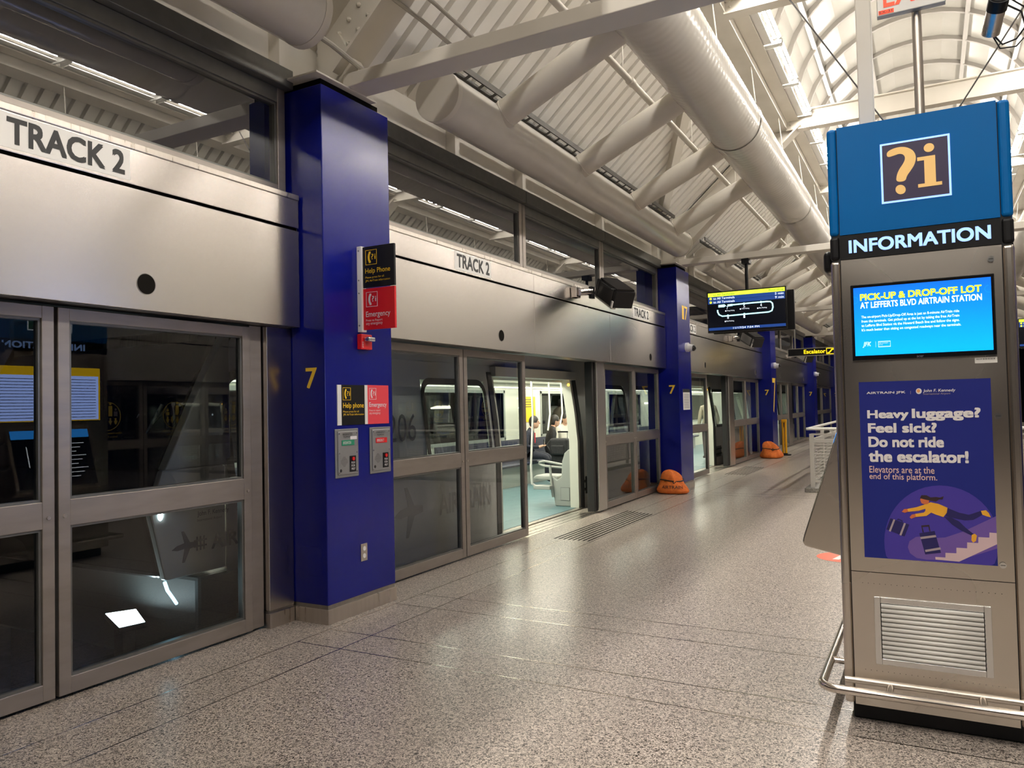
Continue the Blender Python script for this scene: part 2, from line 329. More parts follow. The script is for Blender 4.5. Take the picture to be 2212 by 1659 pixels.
# ---- stainless header over the doors
def header(y0, y1, s, joints, holes, labels, lab, group=None):
    o = thing('door_header', lab, 'header', (s*4.085, y0, ZD), group)
    def b(xa, xb, ya, yb, za, zb): return MB().box(min(s*xa, s*xb), max(s*xa, s*xb), ya, yb, za, zb)
    js = [y0]+joints+[y1]
    for a, c in zip(js[:-1], js[1:]):
        a += .003; c -= .003
        lo = b(4.085, 4.105, a, c, ZD, 2.885); hs = [h for h in holes if a < h < c]
        fascia = obj('lower_panel', lo, 'steel_header', o, bevel=.003)
        for h in hs:
            obj('sensor_hole', MB().cyl((s*4.0848, h, 2.327), (s*4.0835, h, 2.327), .062, 28), 'dark_slot', fascia)
            obj('hole_rim', MB().tube([(s*4.0846, h+.0625*cos(t*pi/14), 2.327+.0625*sin(t*pi/14)) for t in range(29)], .0025, 5, False), 'steel_dark', fascia)
        obj('upper_panel', b(4.085, 4.105, a, c, 2.906, 3.115), 'steel_header', o, bevel=.003)
    obj('slot', b(4.107, 4.125, y0, y1, 2.80, 3.0), 'dark_slot', o)
    obj('sill', b(4.080, 4.215, y0, y1, 3.115, 3.155), 'steel', o, bevel=.004)
    obj('soffit', b(4.107, 4.34, y0, y1, ZD+.001, ZD+.03), 'steel_dark', o)
    obj('end_return', b(4.106, 4.2, y1-.004, y1, ZD+.03, 3.11), 'steel_dark', o)
    if s < 0:
        for (a, c) in labels:
            p = decal('track_label', rect(a, c, 2.925, 3.105), fX(HX), 'label_white', o, .0012)
            txt('TRACK 2', (a+.04, c-.035, 2.948, 3.088), fX(HX+.0012), 'ink', p, bold=.045)
    return o
header(-3.96, 4.262, -1, [-1.2, 1.55], [-.5, 2.985], [(2.155, 2.885)], 'near stainless door header marked with the largest track sign, left of the help phone column')
header(5.082, 13.31, -1, [8.136, 10.594], [7.32, 12.43], [(6.40, 7.12), (11.62, 12.41)], 'stainless door header over the open doorway with seated passengers')
header(14.132, 22.36, -1, [17.3, 19.6], [16.0, 21.3], [(14.55, 15.35)], 'stainless door header between the second and third blue columns')
header(23.182, 31.41, -1, [26.2, 28.6], [25.2, 30.3], [], 'distant stainless door header between the third and fourth columns')
header(32.232, 40.46, -1, [35, 37.6], [34.1], [], 'farthest stainless door header beyond the fourth column')
for k in range(-1, 4):
    header(C0+P*k+CW+.002, C0+P*(k+1)-.02, 1, [C0+P*k+3.8, C0+P*k+6.3], [], [], 'stainless door header of the other track, '+OB[k], 'headers of the other track')

# ---- clerestory windows above the header
nw = [0]
def win(y0, y1, s=-1, lab=None):
    nw[0] += 1
    o = thing('window_%d' % nw[0], lab or 'clerestory window in a dark metal frame', None, (s*4.2, (y0+y1)/2, 3.155), kind='structure')
    def b(xa, xb, ya, yb, za, zb): return MB().box(min(s*xa, s*xb), max(s*xa, s*xb), ya, yb, za, zb)
    t = .075
    for a, c, m in ((y0, y0+t, 'frame'), (y1-t, y1, 'frame')): obj('mullion', b(4.20, 4.28, a, c, 3.155, 3.965), m, o, bevel=.004)
    obj('head', b(4.20, 4.28, y0+t, y1-t, 3.855, 3.965), 'frame_dark', o, bevel=.003); obj('sill_frame', b(4.20, 4.28, y0+t, y1-t, 3.155, 3.235), 'frame', o, bevel=.003)
    q = MB(); t2 = t+.018
    for B in (b(4.215, 4.27, y0+t, y0+t2, 3.235, 3.855), b(4.215, 4.27, y1-t2, y1-t, 3.235, 3.855), b(4.215, 4.27, y0+t2, y1-t2, 3.837, 3.855), b(4.215, 4.27, y0+t2, y1-t2, 3.235, 3.25)): q.add(B.v, B.f)
    obj('glazing_bead', q, 'frame_dark', o)
    obj('pane', MB().flat([(y0+t2, 3.25), (y1-t2, 3.25), (y1-t2, 3.837), (y0+t2, 3.837)], lambda u, v: (s*4.24, u, v)), 'glass_high', o)
    return o
WL = {0: 'left of the help phone column', 1: 'above the open doorway with passengers', 2: 'between the second and third columns', 3: 'past the third column', 4: 'past the fourth column', -1: 'behind the camera'}
for k in range(-1, 5):
    y0 = C0+P*(k-1)+CW+.03; y1 = C0+P*k-.03; a, c = y0+2.98, y0+5.50
    for q, (u, v) in enumerate(((y0, a), (a+.012, c), (c+.012, y1))):
        win(u, v, -1, 'clerestory window %s, %s pane' % (WL[k], ('near', 'middle', 'far')[q]))
        if k >= 0: tag(win(u, v, 1, 'clerestory window of the other track side, %s pane, %s' % (('near', 'middle', 'far')[q], WL[k])), group='windows of the other track')
    for s in (-1, 1):
        def b(xa, xb, ya, yb, za, zb): return MB().box(min(s*xa, s*xb), max(s*xa, s*xb), ya, yb, za, zb)
        side = 'left' if s < 0 else 'right'
        o = thing('eave_beam', ('cream eave beam and dark band over the windows ' if s < 0 else 'cream eave beam of the other track, over windows ')+WL[k], 'beam', (s*4.2, y0, 3.97))
        for u, v in ((y0-.03, a), (a+.006, c), (c+.012, y1+.03)):
            obj('dark_band', b(4.135, 4.25, u, v-.004, 3.968, 4.112), 'frame_dark', o, bevel=.006)
        obj('web', b(4.27, 4.29, y0-.82, y1+.03, 4.112, 4.72), 'cream', o); obj('flange', b(4.14, 4.42, y0-.82, y1+.03, 4.72, 4.75), 'cream', o)
        obj('bottom_flange', b(4.19, 4.40, y0-.03, y1+.03, 4.112, 4.124), 'cream', o)
        for u in (y0+1.5, a, c, y1-.05): obj('stiffener', b(4.16, 4.27, u-.04, u+.04, 4.124, 4.72), 'cream', o)

# ---- columns
CL = ['blue column with help phones, nearest the camera', 'second blue column, with the nearer orange sandbag at its foot', 'third blue column, with the farther orange sandbag at its foot', 'fourth blue column, beside the hanging escalator sign', 'farthest blue column, half hidden by the kiosk edge']
def column(k, s, lab, group=None):
    y0 = C0+P*k; y1 = y0+CW
    o = thing('blue_column', lab, 'column', (s*4.1, y0+.4, 0), group)
    def b(xa, xb, ya, yb, za, zb): return MB().box(min(s*xa, s*xb), max(s*xa, s*xb), ya, yb, za, zb)
    obj('shaft', b(3.87, 4.45, y0, y1, .135, 3.965), 'blue_paint', o, bevel=.006)
    obj('reveal', b(3.875, 4.44, y0+.006, y1-.006, .105, .135), 'steel_dark', o)
    obj('baseboard', b(3.862, 4.45, y0-.006, y1+.004, 0, .106), 'steel', o, bevel=.002)
    obj('neck', b(3.90, 4.40, y0+.03, y1-.10, 3.965, 4.02), 'dark_slot', o)
    obj('cap_plate', b(3.845, 4.42, y0-.07, y1-.18, 4.02, 4.034), 'cream', o, bevel=.003)
    if s < 0:
        txt('7', (-4.055, -3.945, 1.715, 1.868), fY(y0), 'numeral_yellow', o, 'numeral', bold=.022)
    return o
cols = [column(k, -1, CL[k]) for k in range(5)]
for k in range(-1, 4): column(k, 1, 'blue column of the other track, before the bay '+OB[k], 'columns of the other track')
txt('1', (C0+P+.30, C0+P+.42, 3.06, 3.31), fX(CX), 'numeral_yellow', cols[1], 'numeral', bold=.01); txt('7', (C0+P+.46, C0+P+.66, 3.06, 3.31), fX(CX), 'numeral_yellow', cols[1], 'numeral', bold=.01)
txt('7', (C0+2*P+.12, C0+2*P+.62, 1.22, 2.20), fX(CX), 'numeral_yellow', cols[2], 'numeral', bold=.0)
for (a, b_) in ((-4.135, -3.912),):
    f = fY(C0)
    hp = obj('access_hatch', MB().prism(rect(-4.12, -3.915, .345, .553), lambda u, v, w_: f(u, v, w_), 0, .0025), 'blue_paint', cols[0], bevel=.001)
# behind the camera: plain continuation of the two door walls
for s, nm in ((-1, 'wall_left'), (1, 'wall_right')):
    def b(xa, xb, ya, yb, za, zb): return MB().box(min(s*xa, s*xb), max(s*xa, s*xb), ya, yb, za, zb)
    ye = -4.0 if s > 0 else -4.8
    o = struct(nm, b(4.09, 4.2, YA, ye, ZD, 3.12), 'steel_header'); o['label'] = 'plain door wall continuing behind the camera'
    obj('glazing', b(4.24, 4.26, YA, ye, 0, ZD), 'black_gloss', o); obj('clerestory', b(4.22, 4.24, YA, ye, 3.12, 3.97), 'black_gloss', o); obj('eave', b(4.19, 4.29, YA, ye, 3.97, 4.75), 'cream', o)

wf = struct('wall_far', MB().box(-4.6, 4.6, YB-.05, YB, 0, .25).box(-4.6, 4.6, YB-.05, YB, 4.0, 4.6), 'cream'); wf['label'] = 'glazed end wall far down the platform'
obj('glazing', MB().prism([(-4.6, .25), (4.6, .25), (4.6, 4.6), (1.95, 6.55), (1.2, 7.8), (0, 8.2), (-1.2, 7.8), (-1.95, 6.55), (-4.6, 4.6)], lambda u, v, w_: (u, w_, v), YB-.02, YB+.0), 'black_gloss', wf)
for X in (-3.3, -2., -.7, .7, 2., 3.3): obj('mullion', MB().box(X-.04, X+.04, YB-.08, YB-.02, .25, 4.0), 'frame', wf)
# ================================================================== roof
SL = R(42); TS = tan(SL)
def deckz(x): return 4.80+(x+3.95)*TS
def deck(s, nm):
    q = MB(); pit = .2263; n = int((YB-YA)/pit); prof = []
    for i in range(n):
        y = YA+i*pit; prof += [(y, 0), (y+.160, 0), (y+.168, .075), (y+.218, .075)]
    prof.append((YA+n*pit, 0)); xa, xb = -4.5, -2.02
    v = []
    for y, h in prof:
        for x in (xa, xb): v.append((s*-(x-h*sin(SL)), y, deckz(x)+h*cos(SL)))
    q.add(v, [(2*i, 2*i+1, 2*i+3, 2*i+2) for i in range(len(prof)-1)])
    o = struct(nm, q, 'cream_deck'); o['label'] = 'corrugated cream roof deck on the %s slope' % ('left' if s < 0 else 'right'); return o
deck(-1, 'ceiling'); deck(1, 'ceiling_right')
# roof decking top skin keeps the night out
struct('roof_skin', MB().prism([(-4.6, deckz(-4.6)+.12), (-1.95, deckz(-1.95)+.12), (-1.95, deckz(-1.95)+.16), (-4.6, deckz(-4.6)+.16)], lambda u, v, w_: (u, w_, v), YA, YB).prism([(4.6, deckz(-4.6)+.12), (1.95, deckz(-1.95)+.12), (1.95, deckz(-1.95)+.16), (4.6, deckz(-4.6)+.16)], lambda u, v, w_: (u, w_, v), YA, YB), 'cream')
# barrel vault: translucent panels between arched ribs
VR, VZ, VH = 1.86, 6.58, 1.62
def vp(t, g=0.): return (-(VR+g)*cos(t), VZ+(VH+g)*sin(t))
ny = .5656*2; y0v = 4.68-ny*8; nv = 43
va = struct('ceiling_vault', MB().box(-VR-.12, -VR+.0, y0v, y0v+ny*nv, VZ-.06, VZ+.0).box(VR, VR+.12, y0v, y0v+ny*nv, VZ-.06, VZ), 'cream'); va['label'] = 'barrel vault of pale panels between arched ribs'
pan = MB(); NT = 14
for a in range(NT):
    (xa, za), (xb, zb) = vp(pi*a/NT), vp(pi*(a+1)/NT)
    pan.add([(xa, 0, za), (xb, 0, zb), (xb, ny-.05, zb), (xa, ny-.05, za)], [(0, 1, 2, 3)])
pan_me = pan.mesh('vault_panel', 'vault_white', True)
rib = MB()
for a in range(NT*2):
    t0, t1 = pi*a/NT/2, pi*(a+1)/NT/2
    A, B, C, D = vp(t0, -.075), vp(t1, -.075), vp(t1, .02), vp(t0, .02)
    rib.add([(A[0], -.03, A[1]), (B[0], -.03, B[1]), (B[0], .03, B[1]), (A[0], .03, A[1]), (D[0], -.03, D[1]), (C[0], -.03, C[1]), (C[0], .03, C[1]), (D[0], .03, D[1])], [(0, 1, 2, 3), (0, 4, 5, 1), (3, 2, 6, 7)])
rib_me = rib.mesh('arched_rib', 'vault_rib')
for i in range(nv):
    y = y0v+ny*i
    p = bpy.data.objects.new('vault_panel', pan_me); COL.objects.link(p); p.parent = va; p.location = (0, y+.025, 0)
    p = bpy.data.objects.new('arched_rib', rib_me); COL.objects.link(p); p.parent = va; p.location = (0, y, 0)
for t in (.19, .36, .64, .81):
    x, z = vp(pi*t, -.05); obj('purlin', MB().box(x-.035, x+.035, y0v, y0v+ny*nv, z-.03, z+.03), 'vault_rib', va)
# longitudinal beams under the vault edges
for s in (-1, 1):
    def b(xa, xb, ya, yb, za, zb): return MB().box(min(s*xa, s*xb), max(s*xa, s*xb), ya, yb, za, zb)
    o = thing('ridge_beam', 'long cream beam under the %s edge of the vault' % ('left' if s < 0 else 'right'), 'beam', (s*2.1, YA, 6.15))
    obj('web', b(1.99, 2.01, YA, YB, 6.17, 6.52), 'cream', o); obj('bottom_flange', b(1.975, 2.30, YA, YB, 6.15, 6.172), 'cream', o); obj('top_flange', b(1.86, 2.14, YA, YB, 6.52, 6.545), 'cream', o)
    obj('ledge', b(1.80, 1.985, YA, YB, 6.30, 6.315), 'cream', o); obj('curb', b(1.86, 1.90, YA, YB, 6.44, 6.6), 'cream', o)
    for k in range(-2, 16): y = 4.68+2.2625*k+.6; obj('stiffener', b(2.0, 2.29, y-.006, y+.006, 6.172, 6.5), 'cream', o)
# cross beams of the vault
XB = [4.68+P/2*k for k in range(-3, 9)]
for i, y in enumerate(XB):
    o = thing('cross_beam', 'cream cross beam under the vault, %s' % ({4: 'top edge of the photo', 5: 'just above the kiosk top'}.get(i, 'number %d from the near end' % (i+1))), 'beam', (0, y, 6.13))
    obj('web', MB().box(-1.99, 1.99, y-.012, y+.012, 6.15, 6.43), 'cream', o); obj('bottom_flange', MB().box(-1.99, 1.99, y-.09, y+.09, 6.13, 6.15), 'cream', o); obj('top_flange', MB().box(-1.86, 1.86, y-.09, y+.09, 6.43, 6.45), 'cream', o)
    for s in (-1, 1):
        for z in (6.24, 6.30, 6.36): obj('bolt', MB().ball((s*1.93, y-.02, z), .014, 8, 5), 'bolt', o)
# portal frames: rafters and ties
FN = {0: 'far behind the camera', 1: 'behind the camera', 2: 'at the help phone column', 3: 'at the second column', 4: 'at the third column', 5: 'at the fourth column', 6: 'at the farthest column'}
for i, y in enumerate(FR):
    o = thing('portal_frame', 'cream portal frame of tie beam and sloping rafters '+FN[i], 'frame', (0, y, 3.95))
    obj('tie_beam', MB().box(-3.90, 3.90, y-.12, y+.11, 4.035, 4.14), 'cream', o, bevel=.006)
    for s in (-1, 1):
        obj('end_plate', MB().box(min(s*3.9, s*4.25), max(s*3.9, s*4.25), y-.02, y+.02, 4.055, 4.40), 'cream', o)
        def sl(x, d): return (s*-(x+d*sin(SL)), deckz(x)-d*cos(SL))
        def bar(x0, x1, d0, d1, ya, yb):
            pts = [sl(x0, d0), sl(x1, d0), sl(x1, d1), sl(x0, d1)]
            return MB().prism(pts, lambda u, v, w_: (u, w_, v), ya, yb)
        r = obj('rafter', bar(-4.3, -2.05, .05, .42, y-.015, y+.015), 'cream', o); obj('bottom_flange', bar(-4.28, -2.05, .42, .445, y-.14, y+.14), 'cream', r); obj('top_flange', bar(-4.3, -2.05, .03, .05, y-.14, y+.14), 'cream', r)
        for xx in (-4.12, -4.02, -3.92):
            for dd in (.16, .3):
                X, Z = sl(xx, dd); obj('bolt', MB().ball((X, y-.02, Z), .022, 8, 5), 'bolt', r)
        obj('gusset', MB().prism([(s*4.20, 4.06), (s*3.86, 4.06), (s*3.80, 4.20), (s*4.0, 4.52), (s*4.22, 4.52)], lambda u, v, w_: (u, w_, v), y-.05, y+.05), 'cream', o)
# tubes and struts
TX, TZ, TR = 3.67, 4.262, .222; DX, DZ, DR = 2.03, 5.0, .335
for k in range(-2, 5):
    y0 = C0+P*k
    for s in (-1, 1):
        nm = {-2: 'far behind the camera', -1: 'ending left of the help phone column', 0: 'over the open doorway with passengers', 1: 'between the second and third columns', 2: 'past the third column', 3: 'past the fourth column', 4: 'at the far end'}[k]
        o = thing('roof_tube', ('fat cream roof tube ' if s < 0 else 'fat cream tube on the other track side, ')+nm, 'pipe', (s*TX, y0+4.9, TZ-TR))
        ya, yb = y0+1.25, y0+8.60
        if k == -1: yb = 3.93
        obj('pipe', MB().cyl((s*TX, ya, TZ), (s*TX, yb, TZ), TR, 32, False), 'cream_gloss', o, smooth=True)
        for y_, d in ((ya, -1), (yb, 1)):
            obj('end_cap', MB().cyl((s*TX, y_+d*.012, TZ), (s*TX, y_-d*.05, TZ), TR+.004, 32), 'cream', o, smooth=True)
        for j in (1, 2): obj('joint', MB().cyl((s*TX, ya+j*2.6, TZ), (s*TX, ya+j*2.6+.03, TZ), TR+.004, 32, False), 'cream_gloss', o, smooth=True)
        for j in range(4):
            y = y0+2.12+1.867*j; L = Vector((DX-TX, 0, DZ-TZ)).normalized()
            if k == -1 and s < 0 and j == 3: pass
            st = thing('roof_strut', ('cream tubular strut %s from the near end, ' % ('first', 'second', 'third', 'last')[j] if s < 0 else 'cream strut of the other track side %s, ' % ('first', 'second', 'third', 'last')[j])+nm, 'strut', (s*TX, y, TZ))
            p0 = Vector((s*-(-TX), y, TZ)); p0 = Vector((s*TX, y, TZ)); p1 = Vector((s*DX, y, DZ)); dr = (p1-p0).normalized()
            obj('pipe', MB().cyl(p0+dr*(TR-.06), p1-dr*(DR-.06), .133, 24, False), 'cream', st, smooth=True)
            obj('weld', MB().tube([p0+dr*(TR+.004)+Vector((-dr.z*cos(t*pi/10)*.135, sin(t*pi/10)*.135, dr.x*cos(t*pi/10)*.135)) for t in range(21)], .006, 5, False), 'cream', st)
for s in (-1, 1):
    o = thing('spiral_duct', 'large glossy cream spiral duct along the %s roof slope' % ('left' if s < 0 else 'right'), 'duct', (s*DX, YA, DZ-DR))
    q = MB(); n = 28; st_ = .0262; N = int((YB-YA)/st_); v = []; f = []
    ys = [YA+i*st_ for i in range(N+1)] if s < 0 else [YA, YB]
    for i, y in enumerate(ys):
        for a in range(n):
            t = 2*pi*a/n; ph = ((y/.105+a/n) % 1.0); rr = DR+(.0028 if ph < .30 else 0)
            v.append((s*DX+rr*cos(t), y, DZ+rr*sin(t)))
    for i in range(len(ys)-1): f += [(i*n+a, i*n+(a+1) % n, (i+1)*n+(a+1) % n, (i+1)*n+a) for a in range(n)]
    obj('duct_skin', q.add(v, f), 'cream_gloss', o, smooth=True)
    for k in range(-3, 9):
        y = 9.63+3.05*k*1.5
        obj('coupling', MB().cyl((s*DX, y, DZ), (s*DX, y+.10, DZ), DR+.012, 36, False), 'cream_gloss', o, smooth=True)
    for k in range(-3, 10):
        y = 8.6+2.2*k; obj('hanger', MB().tube([(s*(DX-.10), y, DZ+DR-.03), (s*(DX-.02), y, 6.16)], .008, 6), 'cream', o)
# sprinkler main under the deck, cable tray along the tube
SPX, SPZ = -2.75, 5.065
sp = thing('sprinkler_pipe', 'thin cream sprinkler pipe running under the left roof deck', 'pipe', (-2.68, YA, 5.1))
obj('pipe', MB().cyl((SPX, YA, SPZ), (SPX, YB, SPZ), .036, 12, False), 'cream', sp, smooth=True)
for k in range(-3, 12): obj('coupling', MB().cyl((SPX, 7.9+2.7*k, SPZ), (SPX, 8.0+2.7*k, SPZ), .048, 12), 'cream', sp, smooth=True); obj('hanger', MB().tube([(SPX, 7.7+2.7*k, SPZ+.03), (SPX, 7.7+2.7*k, deckz(SPX))], .007, 6), 'cream', sp)
for k in range(-1, 4):
    y0 = C0+P*k
    ct = thing('cable_tray', 'grey ladder cable tray above the roof tube %s' % ['left of the help phone column', 'over the open doorway', 'past the second column', 'past the third column', 'past the fourth column'][k+1], 'cable tray', (-3.6, y0+1.4, 4.55))
    for xx, zz in ((-3.80, 4.665), (-3.71, 4.70)): obj('side_rail', MB().box(xx-.008, xx+.008, y0+1.45, y0+8.5, zz-.02, zz+.04), 'tray_grey', ct)
    for j in range(28): y = y0+1.6+j*.25; obj('rung', MB().add([(-3.80, y, 4.65), (-3.71, y, 4.685), (-3.71, y+.05, 4.685), (-3.80, y+.05, 4.65)], [(0, 1, 2, 3)]), 'tray_grey', ct)
# bracing in the roof plane seen behind the struts
for k in range(-1, 4):
    y0 = C0+P*k
    o = thing('roof_brace', 'slanting cream brace under the left deck, %s' % ['before the help phone column', 'over the open doorway', 'past the second column', 'past the third column', 'past the fourth column'][k+1], 'brace', (-4.0, y0+8.2, 4.8))
    a = Vector((-4.0, y0+8.7, deckz(-4.0)-.13)); b_ = Vector((-2.2, y0+5.0, deckz(-2.2)-.13)); d = (b_-a).normalized(); n_ = Vector((-sin(SL), 0, cos(SL))); wv = d.cross(n_)*.09
    obj('bar', MB().add([a-wv, a+wv, b_+wv, b_-wv, a-wv+n_*.1, a+wv+n_*.1, b_+wv+n_*.1, b_-wv+n_*.1], [(0, 3, 2, 1), (4, 5, 6, 7), (0, 1, 5, 4), (1, 2, 6, 5), (2, 3, 7, 6), (3, 0, 4, 7)]), 'cream', o)
# conduits near the first column
o = thing('conduit_pair', 'pair of thin conduits crossing the rafter by the help phone column', 'conduit', (-3.6, 4.0, 4.6))
obj('conduit', MB().tube([(-3.30, 2.5, 4.745), (-3.32, 5.0, 4.735), (-3.34, 5.6, 4.72)], .017, 8), 'galv', o, smooth=True); obj('conduit', MB().tube([(-3.42, 2.5, 4.64), (-3.44, 5.0, 4.625), (-3.46, 5.6, 4.61)], .017, 8), 'galv', o, smooth=True)
for x, z in ((-3.309, 4.741), (-3.429, 4.633)): obj('coupling', MB().cyl((x, 3.6, z), (x-.002, 3.68, z-.002), .024, 10), 'galv', o)
tag(obj('conduit', MB().tube([(-3.75, 2.8, 4.33), (-3.78, 4.3, 4.24), (-3.80, 4.68, 4.20)], .02, 8), 'galv', None, True), 'single grey conduit running to the head of the help phone column', 'conduit')
# fluorescent fixtures along the vault edge
def fixture(s, y, label, group):
    o = thing('fluorescent_fixture', label, 'light', (s*1.70, y, 6.36), group)
    def b(xa, xb, ya, yb, za, zb): return MB().box(min(s*xa, s*xb), max(s*xa, s*xb), ya, yb, za, zb)
    obj('tray', b(1.70, 1.84, y-.66, y+.66, 6.335, 6.35), 'white', o)
    for yy in (-.70, .69): obj('bracket', b(1.58, 1.84, y+yy, y+yy+.015, 6.33, 6.43), 'white', o)
    for xx in (1.60, 1.66):
        obj('tube', MB().cyl((s*xx, y-.66, 6.40), (s*xx, y+.66, 6.40), .019, 10, False), 'tube', o, smooth=True)
        for yy in (-.69, .64): obj('end_cap', MB().cyl((s*xx, y+yy, 6.40), (s*xx, y+yy+.05, 6.40), .021, 10), 'galv', o)
    return o
proto = {}
BAYN = ['far behind the camera', 'behind the camera', 'just behind the camera', 'over the camera', 'above the duct', 'first past the beam over the kiosk', 'second past the beam over the kiosk', 'third past the beam over the kiosk', 'fourth past the beam over the kiosk', 'farthest vault bay']
names3 = ('nearest', 'middle', 'farthest')
for i, yb in enumerate(XB[:10]):
    for j in range(3):
        y = yb+.78+1.485*j
        for s in (-1, 1):
            vis = (i == 4 and s < 0)
            lab = ('bright fluorescent fixture on the left vault edge, %s of the three above the duct' % names3[j]) if vis else ('%s vault edge fixture, %s of its trio, %s' % ('left' if s < 0 else 'right', names3[j], BAYN[i]))
            g = 'three fixtures beside the duct' if vis else ('fixtures of the left vault edge' if s < 0 else 'fixtures of the right vault edge')
            if s not in proto: proto[s] = (fixture(s, y, lab, g), y)
            else: dup(proto[s][0], (0, y-proto[s][1], 0), lab, g)
# bracing rods in the frame over the kiosk
for a, b_, lab in (((-2.0, 9.2, 7.45), (.65, 9.2, 2.85), ''),):
    pass
tag(obj('brace_rod', MB().cyl((-1.50, 9.05, 6.52), (-.20, 9.05, 4.28), .008, 8), 'wire'), 'dark bracing rod slanting down towards the kiosk from the left', 'rod')
tag(obj('brace_rod', MB().cyl((1.50, 9.05, 6.24), (.22, 9.05, 4.29), .008, 8), 'wire'), 'dark bracing rod slanting down towards the kiosk from the right', 'rod')

# ================================================================== fittings of the first column
def xf(mb, mtx): mb.v = [tuple(mtx @ Vector(p)) for p in mb.v]; return mb
def quad(TL, TR, BR, BL):
    """inverse bilinear map: a point read off the photograph's quad -> (u, v) in 0..1, v downwards"""
    def g(x, y):
        u = v = .5
        for _ in range(12):
            fx = (1-v)*((1-u)*TL[0]+u*TR[0])+v*((1-u)*BL[0]+u*BR[0])-x; fy = (1-v)*((1-u)*TL[1]+u*TR[1])+v*((1-u)*BL[1]+u*BR[1])-y
            a = (1-v)*(TR[0]-TL[0])+v*(BR[0]-BL[0]); b = (1-u)*(BL[0]-TL[0])+u*(BR[0]-TR[0]); c = (1-v)*(TR[1]-TL[1])+v*(BR[1]-BL[1]); d = (1-u)*(BL[1]-TL[1])+u*(BR[1]-TR[1])
            D = a*d-b*c; u -= (fx*d-b*fy)/D; v -= (a*fy-c*fx)/D
        return u, v
    return g
def phone_icon(par, u, v, h, fn, m, bg=None):
    """framed handset with ?i"""
    w_ = h*.95; t = h*.03
    for r_ in (rect(u, u+w_, v, v+t), rect(u, u+w_, v+h-t, v+h), rect(u, u+t, v, v+h), rect(u+w_-t, u+w_, v, v+h)): decal('icon_frame', r_, fn, m, par, .0016)
    pts = [(u+w_*(.42-.22*cos(a)), v+h*(.5+.38*sin(a))) for a in [-1.35+2.7*i/10 for i in range(11)]]+[(u+w_*(.46-.10*cos(a)), v+h*(.5+.25*sin(a))) for a in [1.2-2.4*i/8 for i in range(9)]]
    decal('handset', pts, fn, m, par, .0017)
    for sv in (.12, .74): decal('handset', rect(u+w_*.30, u+w_*.46, v+h*sv, v+h*(sv+.14)), fn, m, par, .0018)
    txt('?i', (u+w_*.52, u+w_*.90, v+h*.34, v+h*.72), fn, m, par, bold=.01)
bs = thing('blade_sign', 'black and red help phone blade sign jutting from the blue column', 'sign', (CX, 4.68, 2.16))
obj('mount_channel', MB().box(-3.869, -3.825, 4.655, 4.71, 2.15, 2.815), 'label_white', bs, bevel=.003)
for z, m, n in ((2.49, 'black', 'upper'), (2.165, 'red', 'lower')):
    p = obj('panel', MB().box(-3.824, -3.523, 4.672, 4.694, z, z+.318), m, bs, bevel=.002); f = fY(4.672)
    ic = 'yellow' if m == 'black' else 'poster_white'
    phone_icon(p, -3.795, z+.175, .115, f, ic)
    if m == 'black':
        txt('Help Phone', (-3.798, -3.560, z+.098, z+.148), f, ic, p, bold=.008); txt('Please press for all', (-3.798, -3.62, z+.066, z+.086), f, ic, p); txt('JFK AirTrain information', (-3.798, -3.562, z+.040, z+.060), f, ic, p)
    else:
        txt('Emergency', (-3.798, -3.565, z+.085, z+.140), f, ic, p, bold=.008); txt('Press to Report', (-3.798, -3.64, z+.058, z+.080), f, ic, p); txt('any emergency', (-3.798, -3.64, z+.030, z+.052), f, ic, p)
for z in (2.2, 2.45, 2.55, 2.78): obj('screw', MB().cyl((-3.85, 4.656, z), (-3.85, 4.651, z), .006, 8), 'steel_dark', bs)
al = thing('fire_strobe', 'small red fire alarm strobe with a clear lens on the blue column', 'alarm', (CX, 4.7, 2.01))
obj('base', MB().box(CX, CX+.045, 4.645, 4.775, 2.017, 2.135), 'red', al, bevel=.006)
obj('lens', MB().box(CX+.045, CX+.10, 4.668, 4.752, 2.075, 2.112), 'silver', al, bevel=.012)
txt('FIRE', (4.652, 4.668, 2.03, 2.075), fX(CX+.045), 'poster_white', al)
fp = thing('help_sign', 'flat black and red help phone plate above the two intercoms', 'sign', (CX, 4.41, 1.44))
f = fX(CX+.006)
obj('edge_strip', MB().box(CX, CX+.008, 4.405, 4.447, 1.438, 1.740), 'label_white', fp); obj('edge_strip', MB().box(CX, CX+.008, 4.718, 4.752, 1.438, 1.742), 'label_white', fp)
p1 = obj('plate', MB().box(CX, CX+.006, 4.447, 4.718, 1.438, 1.741), 'black', fp); p2 = obj('plate', MB().box(CX, CX+.006, 4.752, 5.02, 1.437, 1.743), 'red_pale', fp)
phone_icon(p1, 4.465, 1.625, .095, f, 'yellow'); phone_icon(p2, 4.775, 1.630, .090, f, 'poster_white')
txt('Help phone', (4.466, 4.705, 1.555, 1.605), f, 'yellow', p1, bold=.012); txt('Please press for all', (4.466, 4.645, 1.528, 1.546), f, 'yellow', p1); txt('JFK AirTrain information', (4.466, 4.705, 1.505, 1.524), f, 'yellow', p1)
txt('Emergency', (4.772, 4.99, 1.56, 1.607), f, 'poster_white', p2, bold=.012); txt('Press to report', (4.772, 4.91, 1.533, 1.551), f, 'poster_white', p2); txt('any emergency', (4.772, 4.91, 1.508, 1.526), f, 'poster_white', p2)
